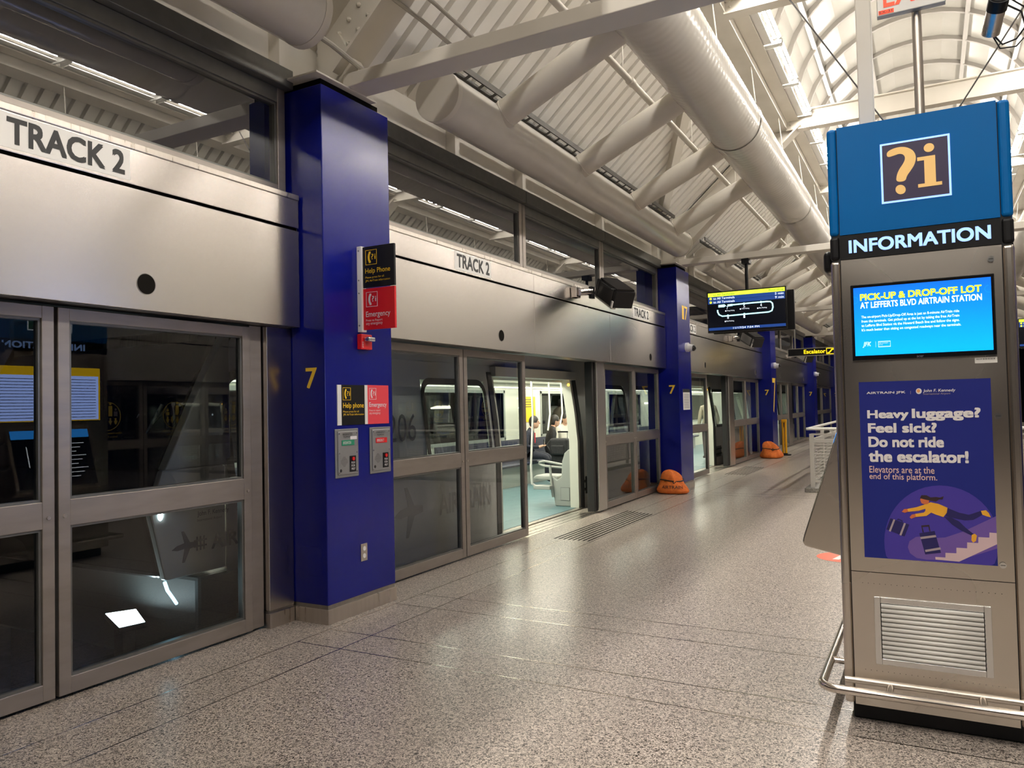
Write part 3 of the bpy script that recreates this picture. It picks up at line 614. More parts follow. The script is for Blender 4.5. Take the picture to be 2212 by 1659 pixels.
def intercom(y0, head, word, m, lab):
    o = thing('intercom', lab, 'intercom', (CX, y0, 1.05)); y1 = y0+.262; f = fX(CX+.014)
    obj('back_plate', MB().box(CX, CX+.008, y0, y1, 1.047, 1.410), 'grey_plate', o, bevel=.003); fpn = obj('face_plate', MB().box(CX+.008, CX+.014, y0+.025, y1-.018, 1.068, 1.392), 'grey_plate2', o, bevel=.003)
    for yy in (y0+.035, y1-.028):
        for z in (1.085, 1.23, 1.375): obj('screw', MB().cyl((CX+.014, yy, z), (CX+.017, yy, z), .006, 8), 'silver', o)
    txt(head, (y0+.075, y0+.185, 1.362, 1.376), f, 'ink', o); txt('TELEPHONE', (y0+.080, y0+.17, 1.343, 1.356), f, 'ink', o)
    w_ = decal('name_plate', rect(y0+.065, y0+.205, 1.285, 1.325), f, m, o, .003); txt(word, (y0+.075, y0+.165, 1.294, 1.316), fX(CX+.0172), 'poster_white', w_, bold=.01)
    sp_ = MB()
    for i in range(9):
        for j in range(9):
            if (i-4)**2+(j-4)**2 <= 17: sp_.add(*(lambda q: (q.v, q.f))(MB().flat(ell(y0+.09+(i-4)*.0085, 1.165+(j-4)*.0085, .0025, .0025, 6), lambda u, v: f(u, v, .0006))))
    obj('speaker_holes', sp_, 'ink', o, kind='stuff')
    b_ = obj('push_button_plate', MB().box(CX+.014, CX+.018, y0+.150, y0+.222, 1.085, 1.205), 'black', o, bevel=.002)
    obj('push_button', MB().cyl((CX+.018, y0+.186, 1.182), (CX+.026, y0+.186, 1.182), .014, 14), 'red', b_)
    for t_, z in (('PUSH', 1.145), ('FOR', 1.122), ('HELP', 1.099)): txt(t_, (y0+.166, y0+.206, z, z+.016), fX(CX+.018), 'poster_white', b_, bold=.01)
    obj('seal', MB().cyl((CX+.014, y0+.052, 1.10), (CX+.0148, y0+.052, 1.10), .012, 14), 'ink', o)
    txt('Housing', (y0+.07, y0+.12, 1.097, 1.105), f, 'ink', o) if False else None
    return o
i1 = intercom(4.372, 'INFORMATION', 'INFORMATION', 'green', 'grey intercom with a green information plate, left of the pair')
decal('paper_label', rect(4.372+.16, 4.372+.235, 1.328, 1.352), fX(CX+.014), 'poster_white', i1, .002)
intercom(4.772, 'EMERGENCY', 'EMERGENCY', 'red', 'grey intercom with a red emergency plate, right of the pair')
ou = thing('wall_outlet', 'stainless power outlet low on the nearest blue column', 'outlet', (CX, 4.65, .385))
obj('cover_plate', MB().box(CX, CX+.006, 4.648, 4.724, .388, .520), 'steel', ou, bevel=.002)
for z in (.427, .483): obj('socket', MB().cyl((CX+.006, 4.686, z), (CX+.009, 4.686, z), .018, 16), 'label_white', ou)
# cameras, notice on the further columns
for k, lab in ((1, 'white dome camera on the second blue column'), (2, 'white dome camera on the third blue column'), (3, 'white dome camera on the fourth blue column')):
    y = C0+P*k+.50; o = thing('dome_camera', lab, 'camera', (CX, y, 2.5))
    obj('bracket', MB().cyl((CX, y, 2.56), (CX+.05, y, 2.56), .085, 20), 'white', o, smooth=True); obj('housing', MB().cyl((CX+.04, y, 2.555), (CX+.13, y, 2.545), .07, 20, True, .06), 'white', o, smooth=True); obj('lens_dome', MB().ball((CX+.13, y, 2.54), .055, 16, 10), 'black_gloss', o, smooth=True)
nt = thing('notice', 'paper notice on the side of the second blue column', 'notice', (CX, C0+P+.3, 1.42))
decal('sheet', rect(C0+P+.22, C0+P+.66, 1.425, 1.80), fX(CX), 'label_white', nt); decal('heading', rect(C0+P+.22, C0+P+.66, 1.74, 1.80), fX(CX+.0013), 'ink', nt)
for j in range(9): decal('text_line', rect(C0+P+.28, C0+P+.60, 1.70-.03*j, 1.708-.03*j), fX(CX+.0013), 'logo_grey', nt)

# ================================================================== information kiosk
KF, KL, KR, KB = 4.05, -.405, .356, 5.43
k_ = thing('information_kiosk', 'tall stainless information kiosk with a blue top, screen and poster', 'kiosk', (0, 4.7, 0))
obj('plinth', MB().box(KL+.03, KR-.03, KF+.07, KB-.07, 0, .093), 'black', k_, bevel=.01)
obj('core', MB().box(KL+.012, KR-.012, KF+.012, KB-.012, .095, 2.87), 'rubber', k_)
def zone(z0, z1, m):
    for X0, X1, Y0, Y1 in ((KL, KL+.044, KF, KF+.06), (KR-.048, KR, KF, KF+.06), (KL, KL+.044, KB-.06, KB), (KR-.048, KR, KB-.06, KB)): obj('corner_post', MB().box(X0, X1, Y0, Y1, z0, z1), m, k_, bevel=.016, segs=3)
zone(.092, 2.226, 'kiosk_steel'); zone(2.229, 2.346, 'black'); zone(2.349, 2.878, 'kiosk_blue')
pl = (KL+.047, KR-.051)
front = obj('front_panel', MB().box(pl[0], pl[1], KF+.001, KF+.03, .727, 2.226), 'kiosk_steel', k_); low = obj('lower_panel', MB().box(pl[0], pl[1], KF+.001, KF+.03, .092, .7235), 'kiosk_steel', k_)
band = obj('name_band', MB().box(pl[0], pl[1], KF+.001, KF+.03, 2.229, 2.346), 'black', k_); top = obj('top_panel', MB().box(pl[0], pl[1], KF+.001, KF+.03, 2.349, 2.878), 'kiosk_blue', k_)
obj('roof_panel', MB().box(KL+.02, KR-.02, KF+.02, KB-.02, 2.868, 2.876), 'kiosk_blue', k_)
for X0, X1, n in ((KL, KL+.03, 'side_panel'), (KR-.03, KR, 'side_panel')):
    for z0, z1, m in ((.092, 2.226, 'kiosk_steel'), (2.229, 2.346, 'black'), (2.349, 2.878, 'kiosk_blue')): obj(n, MB().box(X0+.001, X1-.001, KF+.063, KB-.063, z0, z1), m, k_)
for z0, z1, m in ((.092, 2.226, 'kiosk_steel'), (2.229, 2.346, 'black'), (2.349, 2.878, 'kiosk_blue')): obj('back_panel', MB().box(pl[0], pl[1], KB-.03, KB-.001, z0, z1), m, k_)
# ?i sign
f = fY(KF+.001)
ip = decal('icon_glow', rect(-.169, .121, 2.476, 2.762), f, 'glow_blue', top, .003); f2 = fY(KF-.002)
decal('icon_field', rect(-.160, .112, 2.485, 2.753), f2, 'icon_navy', ip, .0015); f3 = fY(KF-.0035)
iqm = quad((555, 870), (970, 797), (985, 1165), (570, 1222))
def iq_(pts): return [(lambda u: (-.169+.290*u[0], 2.762-.286*u[1]))(iqm(x, y)) for x, y in pts]
def chaikin(p):
    for _ in range(2): p = [q for i in range(len(p)) for a, b in ((p[i], p[(i+1) % len(p)]),) for q in ((a[0]*.75+b[0]*.25, a[1]*.75+b[1]*.25), (a[0]*.25+b[0]*.75, a[1]*.25+b[1]*.75))]
    return p
decal('question_mark', chaikin(iq_([(597, 915), (640, 891), (690, 880), (730, 886), (762, 905), (777, 940), (768, 985), (742, 1025), (722, 1052), (713, 1086), (656, 1091), (660, 1050), (675, 1015), (700, 980), (712, 950), (702, 927), (675, 922), (645, 934), (601, 948)])), f3, 'icon_gold', ip, .0015)
decal('question_dot', iq_([(684+31*cos(t*pi/10), 1135+28*sin(t*pi/10)) for t in range(20)]), f3, 'icon_gold', ip, .0015)
X = -.014
decal('letter_i', [(X, 2.530), (X+.098, 2.530), (X+.098, 2.546), (X+.074, 2.546), (X+.074, 2.672), (X, 2.672), (X, 2.655), (X+.028, 2.655), (X+.028, 2.546), (X, 2.546)], f3, 'icon_gold', ip, .0015)
decal('letter_dot', ell(X+.050, 2.710, .0215, .0205, 20), f3, 'icon_gold', ip, .0015)
txt('INFORMATION', (-.320, .267, 2.256, 2.320), f, 'glow_blue', band, bold=.045, d=.004, res=5)
for X_, Z_ in ((.262, 2.165), (.266, 1.462), (.262, .800)):
    sc_ = obj('panel_lock', MB().cyl((X_, KF+.001, Z_), (X_, KF-.008, Z_), .0135, 18), 'silver', front, smooth=True); obj('lock_slot', MB().box(X_-.009, X_+.009, KF-.0088, KF-.008, Z_-.0012, Z_+.0012), 'ink', sc_)
# screen
bz = obj('screen_bezel', MB().box(-.319, .272, KF-.012, KF+.001, 1.732, 2.100), 'black_gloss', front, bevel=.004)
D0, D1, DT, DB = -.3055, .2585, 2.084, 1.757
sd = obj('screen', MB().box(D0, D1, KF-.0132, KF-.012, DB, DT), 'screen_blue', k_); fs = fY(KF-.0132)
n_, l_, b_ = nodes(M['screen_blue'])
gg = n_.new('ShaderNodeNewGeometry'); sx = n_.new('ShaderNodeSeparateXYZ'); mr = n_.new('ShaderNodeMapRange'); mr.inputs['From Min'].default_value = DB; mr.inputs['From Max'].default_value = DT
rp = n_.new('ShaderNodeValToRGB'); rp.color_ramp.elements[0].color = (.0, .36, .88, 1); rp.color_ramp.elements[1].color = (.0, .12, .72, 1)
l_.new(gg.outputs['Position'], sx.inputs[0]); l_.new(sx.outputs['Z'], mr.inputs['Value']); l_.new(mr.outputs[0], rp.inputs[0]); l_.new(rp.outputs[0], b_.inputs['Emission Color']); l_.new(rp.outputs[0], b_.inputs['Base Color'])
def su(u): return D0+(D1-D0)*u
def sv(v): return DT-(DT-DB)*v
def st(s, u0, u1, v0, v1, m, bold=0., **kw): return txt(s, (su(u0), su(u1), sv(v1), sv(v0)), fs, m, sd, bold=bold, **kw)
st('PICK-UP & DROP-OFF LOT', .05, .935, .095, .195, 'screen_yellow', .055); st('AT LEFFERTS BLVD AIRTRAIN STATION', .05, .935, .218, .310, 'screen_white', .035)
for j, s in enumerate(('The on-airport Pick-Up/Drop-Off Area is just an 8-minute AirTrain ride', 'from the terminals. Get picked up at the lot by taking the free AirTrain', 'to Lefferts Blvd Station via the Howard Beach line and follow the signs.', "It's much better than sitting on congested roadways near the terminals.")):
    st(s, .055, .775+.01*(j == 3), .415+.063*j, .465+.063*j, 'screen_white', .012, res=2)
st('JFK', .058, .125, .80, .885, 'screen_pale', .04, shear=.25); decal('divider', rect(su(.158), su(.160), sv(.885), sv(.80)), fs, 'screen_pale', sd)
for v0, v1 in ((.80, .812), (.875, .887)): decal('logo_frame', rect(su(.178), su(.270), sv(v1), sv(v0)), fs, 'screen_pale', sd)
for u0 in (.178, .268): decal('logo_frame', rect(su(u0), su(u0+.003), sv(.887), sv(.80)), fs, 'screen_pale', sd)
st('PORT AUTHORITY', .184, .255, .82, .838, 'screen_pale', res=2); st('NY NJ', .184, .21, .845, .863, 'screen_pale', res=2)
for (cu, cv) in ((.005, .12), (.985, .10)):
    for j in range(9):
        a = -1.4+.38*j if cu < .5 else 1.8+.38*j
        decal('dash', ell(su(cu)+.016*cos(a), sv(cv+.06)+.016*sin(a), .0016, .0016, 6), fs, 'screen_cyan', sd)
txt('acer', (-.045, -.017, 1.738, 1.747), fY(KF-.012), 'logo_grey', bz)
bl = decal('barcode_label', rect(.186, .272, 1.700, 1.726), f, 'label_white', front, .001)
for j in range(14): decal('bar', rect(.218+.0034*j, .218+.0034*j+.001+.001*(j % 3 == 0), 1.715, 1.722), fY(KF), 'ink', bl, .0006)
txt('AB521249', (.191, .214, 1.715, 1.721), fY(KF), 'ink', bl, d=.0005)
# poster
PU0, PU1, PT, PB = -.297, .243, 1.631, .795
po = obj('poster', MB().box(PU0, PU1, KF-.001, KF+.001, PB, PT), 'poster_blue', k_, label='dark blue escalator safety poster'); fp_ = fY(KF-.001)
qm = quad((537, 155), (1520, 125), (1575, 1530), (580, 1470))
def pp(pts):
    o = []
    for x, y in pts:
        u, v = qm(x, y); u = min(max(u, 0), 1); v = min(max(v, 0), 1); o.append((PU0+(PU1-PU0)*u, PT-(PT-PB)*v))
    return o
def pd(name, pts, m, d): return decal(name, pp(pts), fp_, m, po, d)
def pt(s, x0, x1, y0, y1, m, bold=0., **kw):
    (a, b), (c, d) = pp([(x0, y1), (x1, y0-(x1-x0)*.005)]); return txt(s, (a, c, b, d), fp_, m, po, bold=bold, **kw)
pt('AIRTRAIN JFK', 600, 902, 222, 250, 'poster_white', .03); pd('rule', [(940, 220), (943, 220), (943, 245), (940, 245)], 'poster_band', .001)
gl_ = pd('globe', [(1003+22*cos(t*pi/8), 222+22*sin(t*pi/8)) for t in range(16)], 'poster_white', .001); pd('globe_spot', [(1000+13*cos(t*pi/5), 220+14*sin(t*pi/5)) for t in range(10)], 'logo_orange', .0014)
pt('John F. Kennedy', 1035, 1272, 203, 236, 'poster_white', .022, shear=.15); pt('International Airport', 1037, 1235, 233, 254, 'poster_band', shear=.15)
pt('Heavy', 606, 925, 363, 447, 'poster_white', .058, res=5); pt('luggage?', 952, 1450, 348, 447, 'poster_white', .058, res=5); pt('Feel sick?', 611, 1135, 462, 537, 'poster_white', .058, res=5)
pt('Do not ride', 615, 1187, 567, 645, 'poster_white', .058, res=5); pt('the escalator!', 616, 1366, 677, 756, 'poster_white', .058, res=5)
pt('Elevators are at the', 621, 1118, 795, 836, 'poster_peach', .008); pt('end of this platform.', 622, 1138, 851, 898, 'poster_peach', .008)
pd('circle', [(1160+424*cos(t*pi/24), 1352+420*sin(t*pi/24)) for t in range(48)], 'poster_violet', .0008)
pd('blob', [(1575, 1160), (1440, 1220), (1330, 1275), (1200, 1320), (1130, 1325), (1060, 1310), (980, 1318), (930, 1350), (918, 1395), (935, 1440), (985, 1475), (1060, 1487), (1300, 1490), (1580, 1400)], 'poster_lilac', .0010)
pd('stairs', [(1125, 1466), (1200, 1470), (1200, 1435), (1280, 1438), (1280, 1396), (1357, 1400), (1357, 1356), (1437, 1360), (1437, 1316), (1515, 1319), (1515, 1281), (1572, 1285), (1575, 1368), (1300, 1500), (1127, 1486)], 'poster_stair', .0012)
pd('leg', [(1190, 1165), (1240, 1170), (1300, 1200), (1345, 1245), (1405, 1295), (1390, 1305), (1320, 1270), (1250, 1225)], 'poster_navy', .0014)
pd('leg', [(1215, 1100), (1300, 1135), (1370, 1150), (1455, 1120), (1465, 1150), (1400, 1188), (1340, 1192), (1280, 1180), (1200, 1160)], 'poster_navy', .0015)
pd('shoe', [(1390, 1300), (1412, 1290), (1427, 1305), (1420, 1345), (1400, 1357), (1388, 1340)], 'poster_amber', .0016); pd('shoe', [(1455, 1120), (1490, 1115), (1510, 1135), (1525, 1168), (1495, 1160), (1465, 1148)], 'poster_amber', .0016)
pd('shirt', [(1060, 1070), (1090, 1058), (1150, 1070), (1215, 1098), (1210, 1135), (1185, 1168), (1130, 1150), (1095, 1135), (1050, 1118)], 'poster_amber', .0017)
pd('arm', [(915, 1108), (985, 1095), (1060, 1070), (1075, 1100), (1000, 1122), (922, 1130)], 'poster_amber', .0018); pd('arm', [(975, 1145), (1040, 1135), (1060, 1112), (1095, 1135), (1060, 1160), (980, 1168)], 'poster_amber', .0018)
pd('hand', [(872, 1130), (890, 1110), (916, 1108), (920, 1130), (895, 1138)], 'poster_skin', .0018); pd('hand', [(932, 1170), (950, 1150), (976, 1146), (980, 1168), (945, 1182)], 'poster_skin', .0018)
pd('face', [(1012, 1040), (1018, 1025), (1045, 1025), (1080, 1045), (1075, 1068), (1050, 1075), (1022, 1065)], 'poster_skin', .0018)
pd('hair', [(1010, 1028), (1022, 1005), (1060, 1005), (1090, 1022), (1130, 1018), (1160, 1022), (1187, 1012), (1180, 1035), (1155, 1035), (1130, 1052), (1085, 1045), (1050, 1038)], 'poster_hair', .0019)
pd('suitcase', [(785, 1178), (930, 1225), (893, 1315), (752, 1262)], 'poster_navy', .0014); pd('suitcase_handle', [(835, 1188), (845, 1180), (880, 1195), (878, 1208), (871, 1206), (870, 1200), (847, 1190), (842, 1196)], 'poster_navy', .0014)
for a in (0, 82): pd('suitcase_band', [(808+a, 1186+a*.33), (822+a, 1190+a*.33), (786+a, 1280+a*.36), (772+a, 1274+a*.36)], 'poster_band', .0017)
pd('suitcase', [(1005, 1290), (1120, 1272), (1167, 1435), (1050, 1448)], 'poster_navy', .0014); pd('suitcase_handle', [(1020, 1232), (1080, 1226), (1090, 1275), (1082, 1276), (1074, 1240), (1030, 1244), (1040, 1282), (1031, 1284)], 'poster_hair', .0014)
for a in (0, 1): pd('suitcase_band', [(1012+36*a, 1318+96*a), (1128+34*a, 1302+92*a), (1133+34*a, 1318+92*a), (1017+36*a, 1334+96*a)], 'poster_band', .0017)
# vent
vf = obj('vent_frame', MB().box(-.264, -.236, KF-.006, KF+.001, .295, .613).box(.184, .212, KF-.006, KF+.001, .295, .613).box(-.236, .184, KF-.006, KF+.001, .583, .613).box(-.236, .184, KF-.006, KF+.001, .295, .325), 'silver', k_, bevel=.003)
obj('vent_back', MB().box(-.236, .184, KF-.001, KF+.001, .325, .583), 'dark_slot', k_)
sl_me = MB().tube([(-.233, KF-.004, 0), (.181, KF-.004, 0)], .0098, 10).mesh('vent_slat', 'label_white', True)
for j in range(12):
    o = bpy.data.objects.new('vent_slat', sl_me); COL.objects.link(o); o.parent = k_; o.location = Vector((0, 0, .336+.0214*j))-wpos(k_)
q = MB()
for z in (.672, .262):
    for j in range(24): q.flat(ell(-.31+.0245*j, z, .0018, .0018, 6), lambda u, v: f(u, v, .0006))
obj('perforations', q, 'ink', k_, kind='stuff')
obj('kick_bead', MB().tube([(KL+.004, KF-.002, .205), (KR-.004, KF-.002, .205)], .016, 10), 'kiosk_steel', k_, smooth=True)
# wedge with the map on the left flank
wd = obj('map_wedge', MB().prism([(KL+.002, 1.455), (-.612, .822), (-.616, .800), (-.606, .783), (-.590, .776), (KL+.002, .735)], lambda u, v, w_: (u, w_, v), 4.33, 5.20), 'kiosk_steel', k_, bevel=.006)
dz = Vector((-.612-KL, 0, .822-1.455)); dl = dz.length; dn = Vector((dz.z, 0, -dz.x)).normalized()
if dn.x > 0: dn = -dn
def fw(u, v, d=0.): p = Vector((KL, 0, 1.455))+dz*(v/dl)+dn*(d+.001); return (p.x, -u, p.z)
mp = decal('map_face', rect(-5.17, -4.36, .05, .66), fw, 'screen_black', wd, .002); decal('map_header', rect(-5.17, -4.36, .05, .14), lambda u, v, d=0: fw(u, v, d+.002), 'map_blue', mp, .001)
for j in range(9): decal('map_line', rect(-5.1+.05*(j % 3), -4.9+.07*(j % 4), .20+.045*j, .208+.045*j), lambda u, v, d=0: fw(u, v, d+.002), 'map_line', mp, .001)
for j in range(3): decal('map_line', rect(-4.7+.1*j, -4.69+.1*j, .22, .60-.08*j), lambda u, v, d=0: fw(u, v, d+.002), 'map_line', mp, .001)
# lit timetable, name and pictograms on the left flank
fl_ = fXn(KL)
tt = decal('timetable', rect(-5.33, -4.14, 1.50, 2.07), fl_, 'schedule_yellow', k_, .004); ft = lambda u, v, d=0.: fl_(u, v, d+.004)
decal('timetable_sheet', rect(-5.31, -4.72, 1.51, 1.98), ft, 'schedule_glow', tt, .001); decal('timetable_sheet', rect(-4.69, -4.16, 1.51, 1.98), ft, 'schedule_glow', tt, .001)
for j in range(14):
    for a in (-5.28, -4.66): decal('timetable_line', rect(a, a+.46, 1.535+.031*j, 1.541+.031*j), lambda u, v, d=0.: fl_(u, v, d+.005), 'logo_grey', tt, .001)
txt('Kew Gardens', (-5.25, -4.9, 2.0, 2.05), ft, 'ink', tt) if False else None
txt('INFORMATION', (-5.16, -4.30, 2.253, 2.325), fl_, 'glow_blue', k_, bold=.045, d=.003)
for a in (-5.02, -4.72): ic = decal('pictogram', rect(a, a+.17, 2.44, 2.60), fl_, 'screen_white', k_, .002); decal('pictogram_field', rect(a+.012, a+.158, 2.452, 2.588), lambda u, v, d=0.: fl_(u, v, d+.002), 'green', ic, .001)
obj('side_speaker', MB().box(KL-.045, KL+.002, 4.16, 4.32, 2.19, 2.30), 'black', k_, bevel=.03, segs=4)
# bumper rail
zr = .195; xl_, xr_, yf_, yb_ = -.497, .448, 3.918, 5.56; rad = .075; pts = []
for cx, cy, a0 in ((xl_+rad, yf_+rad, pi), (xr_-rad, yf_+rad, 1.5*pi), (xr_-rad, yb_-rad, 0), (xl_+rad, yb_-rad, .5*pi)):
    pts += [(cx+rad*cos(a0+j*pi/12), cy+rad*sin(a0+j*pi/12), zr) for j in range(7)]
pts.append(pts[0]); obj('bumper_rail', MB().tube(pts, .0205, 14, False), 'rail_steel', k_, smooth=True)
for X_ in (-.205, .165): obj('standoff', MB().cyl((X_, yf_, zr), (X_, KF+.01, zr), .0165, 12, False), 'rail_steel', k_, smooth=True)
for Y_ in (4.35, 5.15):
    obj('standoff', MB().cyl((xl_, Y_, zr), (KL+.01, Y_, zr), .0165, 12, False), 'rail_steel', k_, smooth=True); obj('standoff', MB().cyl((xr_, Y_, zr), (KR-.01, Y_, zr), .0165, 12, False), 'rail_steel', k_, smooth=True)
# posts over the kiosk, exit sign, floodlight
tag(obj('square_post', MB().box(-.291, -.214, 4.60, 4.68, 2.878, 4.033), 'cream', None, bevel=.006), 'square white post rising from the kiosk roof to the tie beam', 'post')
tag(obj('round_post', MB().cyl((.006, 4.66, 2.878), (.006, 4.66, 4.033), .024, 20, False), 'steel', None, True), 'round stainless pole rising from the kiosk roof behind the exit sign', 'pole')
ex = thing('exit_sign', 'white exit sign with red letters cut by the top edge', 'sign', (-.02, 4.61, 3.62))
obj('housing', MB().box(-.183, .143, 4.592, 4.634, 3.622, 3.83), 'galv', ex, bevel=.003); bf = decal('face', rect(-.178, .138, 3.627, 3.825), fY(4.592), 'exit_white', ex, .001)
txt('EXIT', (-.150, .112, 3.665, 3.800), fY(4.591), 'exit_red', ex, bold=.02); tb_ = decal('tag', rect(-.174, -.100, 3.630, 3.652), fY(4.591), 'exit_red', ex, .0016); txt('EX-31', (-.170, -.108, 3.634, 3.648), fY(4.5892), 'ink', tb_)
fl2 = thing('floodlight', 'small cylindrical floodlight with a black lens above the kiosk', 'lamp', (.36, 4.6, 3.4))
obj('barrel', MB().cyl((.340, 4.66, 3.43), (.362, 4.56, 3.505), .043, 24), 'steel', fl2, smooth=True); obj('hood', MB().cyl((.362, 4.56, 3.505), (.372, 4.515, 3.54), .047, 24), 'black', fl2, smooth=True); obj('lens', MB().cyl((.372, 4.515, 3.54), (.3725, 4.513, 3.5415), .038, 24), 'black_gloss', fl2)
obj('arm', MB().tube([(.345, 4.63, 3.46), (.37, 4.66, 3.60), (.37, 4.66, 4.034)], .01, 8), 'steel', fl2)
obj('cable', MB().tube([(.345, 4.66, 3.43), (.39, 4.66, 3.36), (.45, 4.65, 3.37), (.49, 4.64, 3.42), (.475, 4.64, 3.50), (.41, 4.65, 3.56), (.38, 4.66, 3.62)], .005, 6), 'black', fl2, smooth=True)
obj('cable', MB().tube([(.345, 4.67, 3.43), (.38, 4.67, 3.345), (.45, 4.67, 3.34), (.51, 4.66, 3.40), (.50, 4.66, 3.52), (.42, 4.66, 3.60)], .004, 6), 'black', fl2, smooth=True)

# ================================================================== hanging monitors
mo = thing('departure_monitor', 'hanging departure monitor with a route map, at the second column', 'monitor', (-2.73, 13.62, 2.77))
MX0, MX1, MZ0, MZ1 = -3.405, -2.068, 2.772, 3.492; MY = 13.60
obj('case', MB().box(MX0, MX1, MY, MY+.09, MZ0, MZ1), 'black', mo, bevel=.006); obj('rear_display', MB().box(MX0+.06, MX1+.10, MY+.16, MY+.24, MZ0-.01, MZ1-.05), 'black', mo, bevel=.006)
obj('mount', MB().box(-2.90, -2.56, MY+.09, MY+.16, 2.95, 3.35), 'black', mo)
obj('pole', MB().cyl((-2.735, MY+.125, 3.3), (-2.735, MY+.125, 4.0), .028, 14), 'black', mo, smooth=True); obj('clamp', MB().box(-2.80, -2.67, MY+.02, MY+.24, 3.95, 4.034), 'black', mo, bevel=.006)
fm = fY(MY); ms = decal('screen', rect(MX0+.02, MX1-.02, MZ0+.03, MZ1-.02), fm, 'screen_black', mo, .001); fm1 = fY(MY-.001); fm2 = fY(MY-.0022)
W0, W1, T0, T1 = MX0+.02, MX1-.02, MZ1-.02, MZ0+.03
mq = quad((592, 492), (1503, 422), (1530, 935), (625, 977))
def mp_(x, y): u, v = mq(x, y); return (W0+(W1-W0)*u, T0-(T0-T1)*v)
def mrow(v0, v1, m): return decal('row', rect(W0, W1, T0-(T0-T1)*v1, T0-(T0-T1)*v0), fm1, m, ms, .0012)
def mtx(s, u0, u1, v0, v1, m, bold=.01): return txt(s, (W0+(W1-W0)*u0, W0+(W1-W0)*u1, T0-(T0-T1)*v1, T0-(T0-T1)*v0), fm2, m, ms, bold=bold)
mrow(0, .10, 'screen_lime'); mrow(.104, .195, 'screen_navy'); mrow(.20, .29, 'screen_navy'); mrow(.915, .985, 'screen_navy')
for j, m in enumerate(('screen_dgreen', 'screen_white', 'screen_white')):
    v = .022+.096*j
    mtx('to All Terminals', .07, .355, v, v+.058, m); decal('route_dot', ell(W0+(W1-W0)*.035, T0-(T0-T1)*(v+.03), .021, .021, 14), fm2, 'screen_yellow', ms, .001)
mtx('Boarding', .80, .985, .018, .085, 'screen_dgreen'); mtx('5 min', .875, .985, .118, .175, 'screen_white'); mtx('9 min', .875, .985, .212, .270, 'screen_white')
mtx('11/17/24 7:54 PM', .325, .665, .925, .975, 'screen_white')
def mline(pts, r_=.0115):
    P3 = [(lambda q: (q[0], MY-.004, q[1]))(mp_(x, y)) for x, y in pts]; return obj('route_line', MB().tube(P3, r_, 8), 'screen_ice', ms, smooth=True)
mline([(905, 640), (1100, 622), (1300, 607), (1345, 608), (1368, 630), (1376, 680), (1365, 725), (1330, 742), (1100, 760), (860, 780), (780, 785), (740, 765), (722, 730), (720, 705)])
mline([(840, 648), (900, 641)], .018)
for x, y in ((1038, 628), (1236, 612), (850, 778), (1046, 762)): c = mp_(x, y); decal('stop', ell(c[0], c[1], .018, .018, 12), fY(MY-.006), 'screen_ice', ms, .008)
tr_ = [mp_(x, y) for x, y in ((728, 640), (800, 632), (822, 650), (800, 668), (728, 672))]; decal('train_marker', tr_, fm2, 'screen_ice', ms, .001)
for s, x, y in (('7', 838, 695), ('5', 1040, 680), ('4', 1238, 668), ('8', 852, 820), ('1', 1046, 812)): c = mp_(x, y); txt(s, (c[0]-.014, c[0]+.014, c[1], c[1]+.05), fm2, 'screen_white', ms)
for s, x, y in (('Orange Parking', 835, 728), ('Yellow Parking', 1010, 706), ('Blue Parking', 1215, 700), ('Red Parking', 835, 862)): c = mp_(x, y); txt(s, (c[0], c[0]+.13, c[1], c[1]+.028), fm2, 'screen_white', ms, res=2); decal('parking_dot', ell(c[0]-.02, c[1]+.014, .012, .012, 10), fm2, 'screen_white', ms, .001)
dup(mo, (5.38, 8.95, -.05), 'distant departure monitor glimpsed past the right edge of the kiosk')
# escalator sign
es = thing('escalator_sign', 'black hanging sign reading Escalator in lit yellow letters', 'sign', (-2.8, 22.6, 2.78))
obj('box', MB().box(-3.43, -1.9, 22.6, 22.72, 2.785, 2.985), 'black', es); obj('rim', MB().box(-3.45, -1.88, 22.59, 22.73, 2.975, 2.995).box(-3.45, -1.88, 22.59, 22.73, 2.775, 2.79).box(-3.45, -3.43, 22.59, 22.73, 2.775, 2.995), 'galv', es)
fe = fY(22.6); txt('Escalator', (-3.02, -2.46, 2.835, 2.945), fe, 'sign_yellow', es, bold=.02); iq = decal('icon', rect(-2.44, -2.22, 2.80, 2.965), fe, 'sign_yellow', es, .002); decal('icon_field', rect(-2.425, -2.235, 2.813, 2.952), fY(22.598), 'black', iq, .001)
decal('icon_stair', [(-2.41, 2.825), (-2.36, 2.825), (-2.28, 2.915), (-2.25, 2.915), (-2.25, 2.94), (-2.30, 2.94), (-2.375, 2.85), (-2.41, 2.85)], fY(22.597), 'sign_yellow', iq, .001)
wq = decal('clock_disc', ell(-2.09, 2.885, .09, .085, 20), fe, 'lit_white', es, .002)
obj('hanger', MB().box(-3.27, -3.24, 22.64, 22.68, 2.995, 4.033), 'galv', es); obj('hanger', MB().box(-2.0, -1.97, 22.64, 22.68, 2.995, 4.033), 'galv', es)
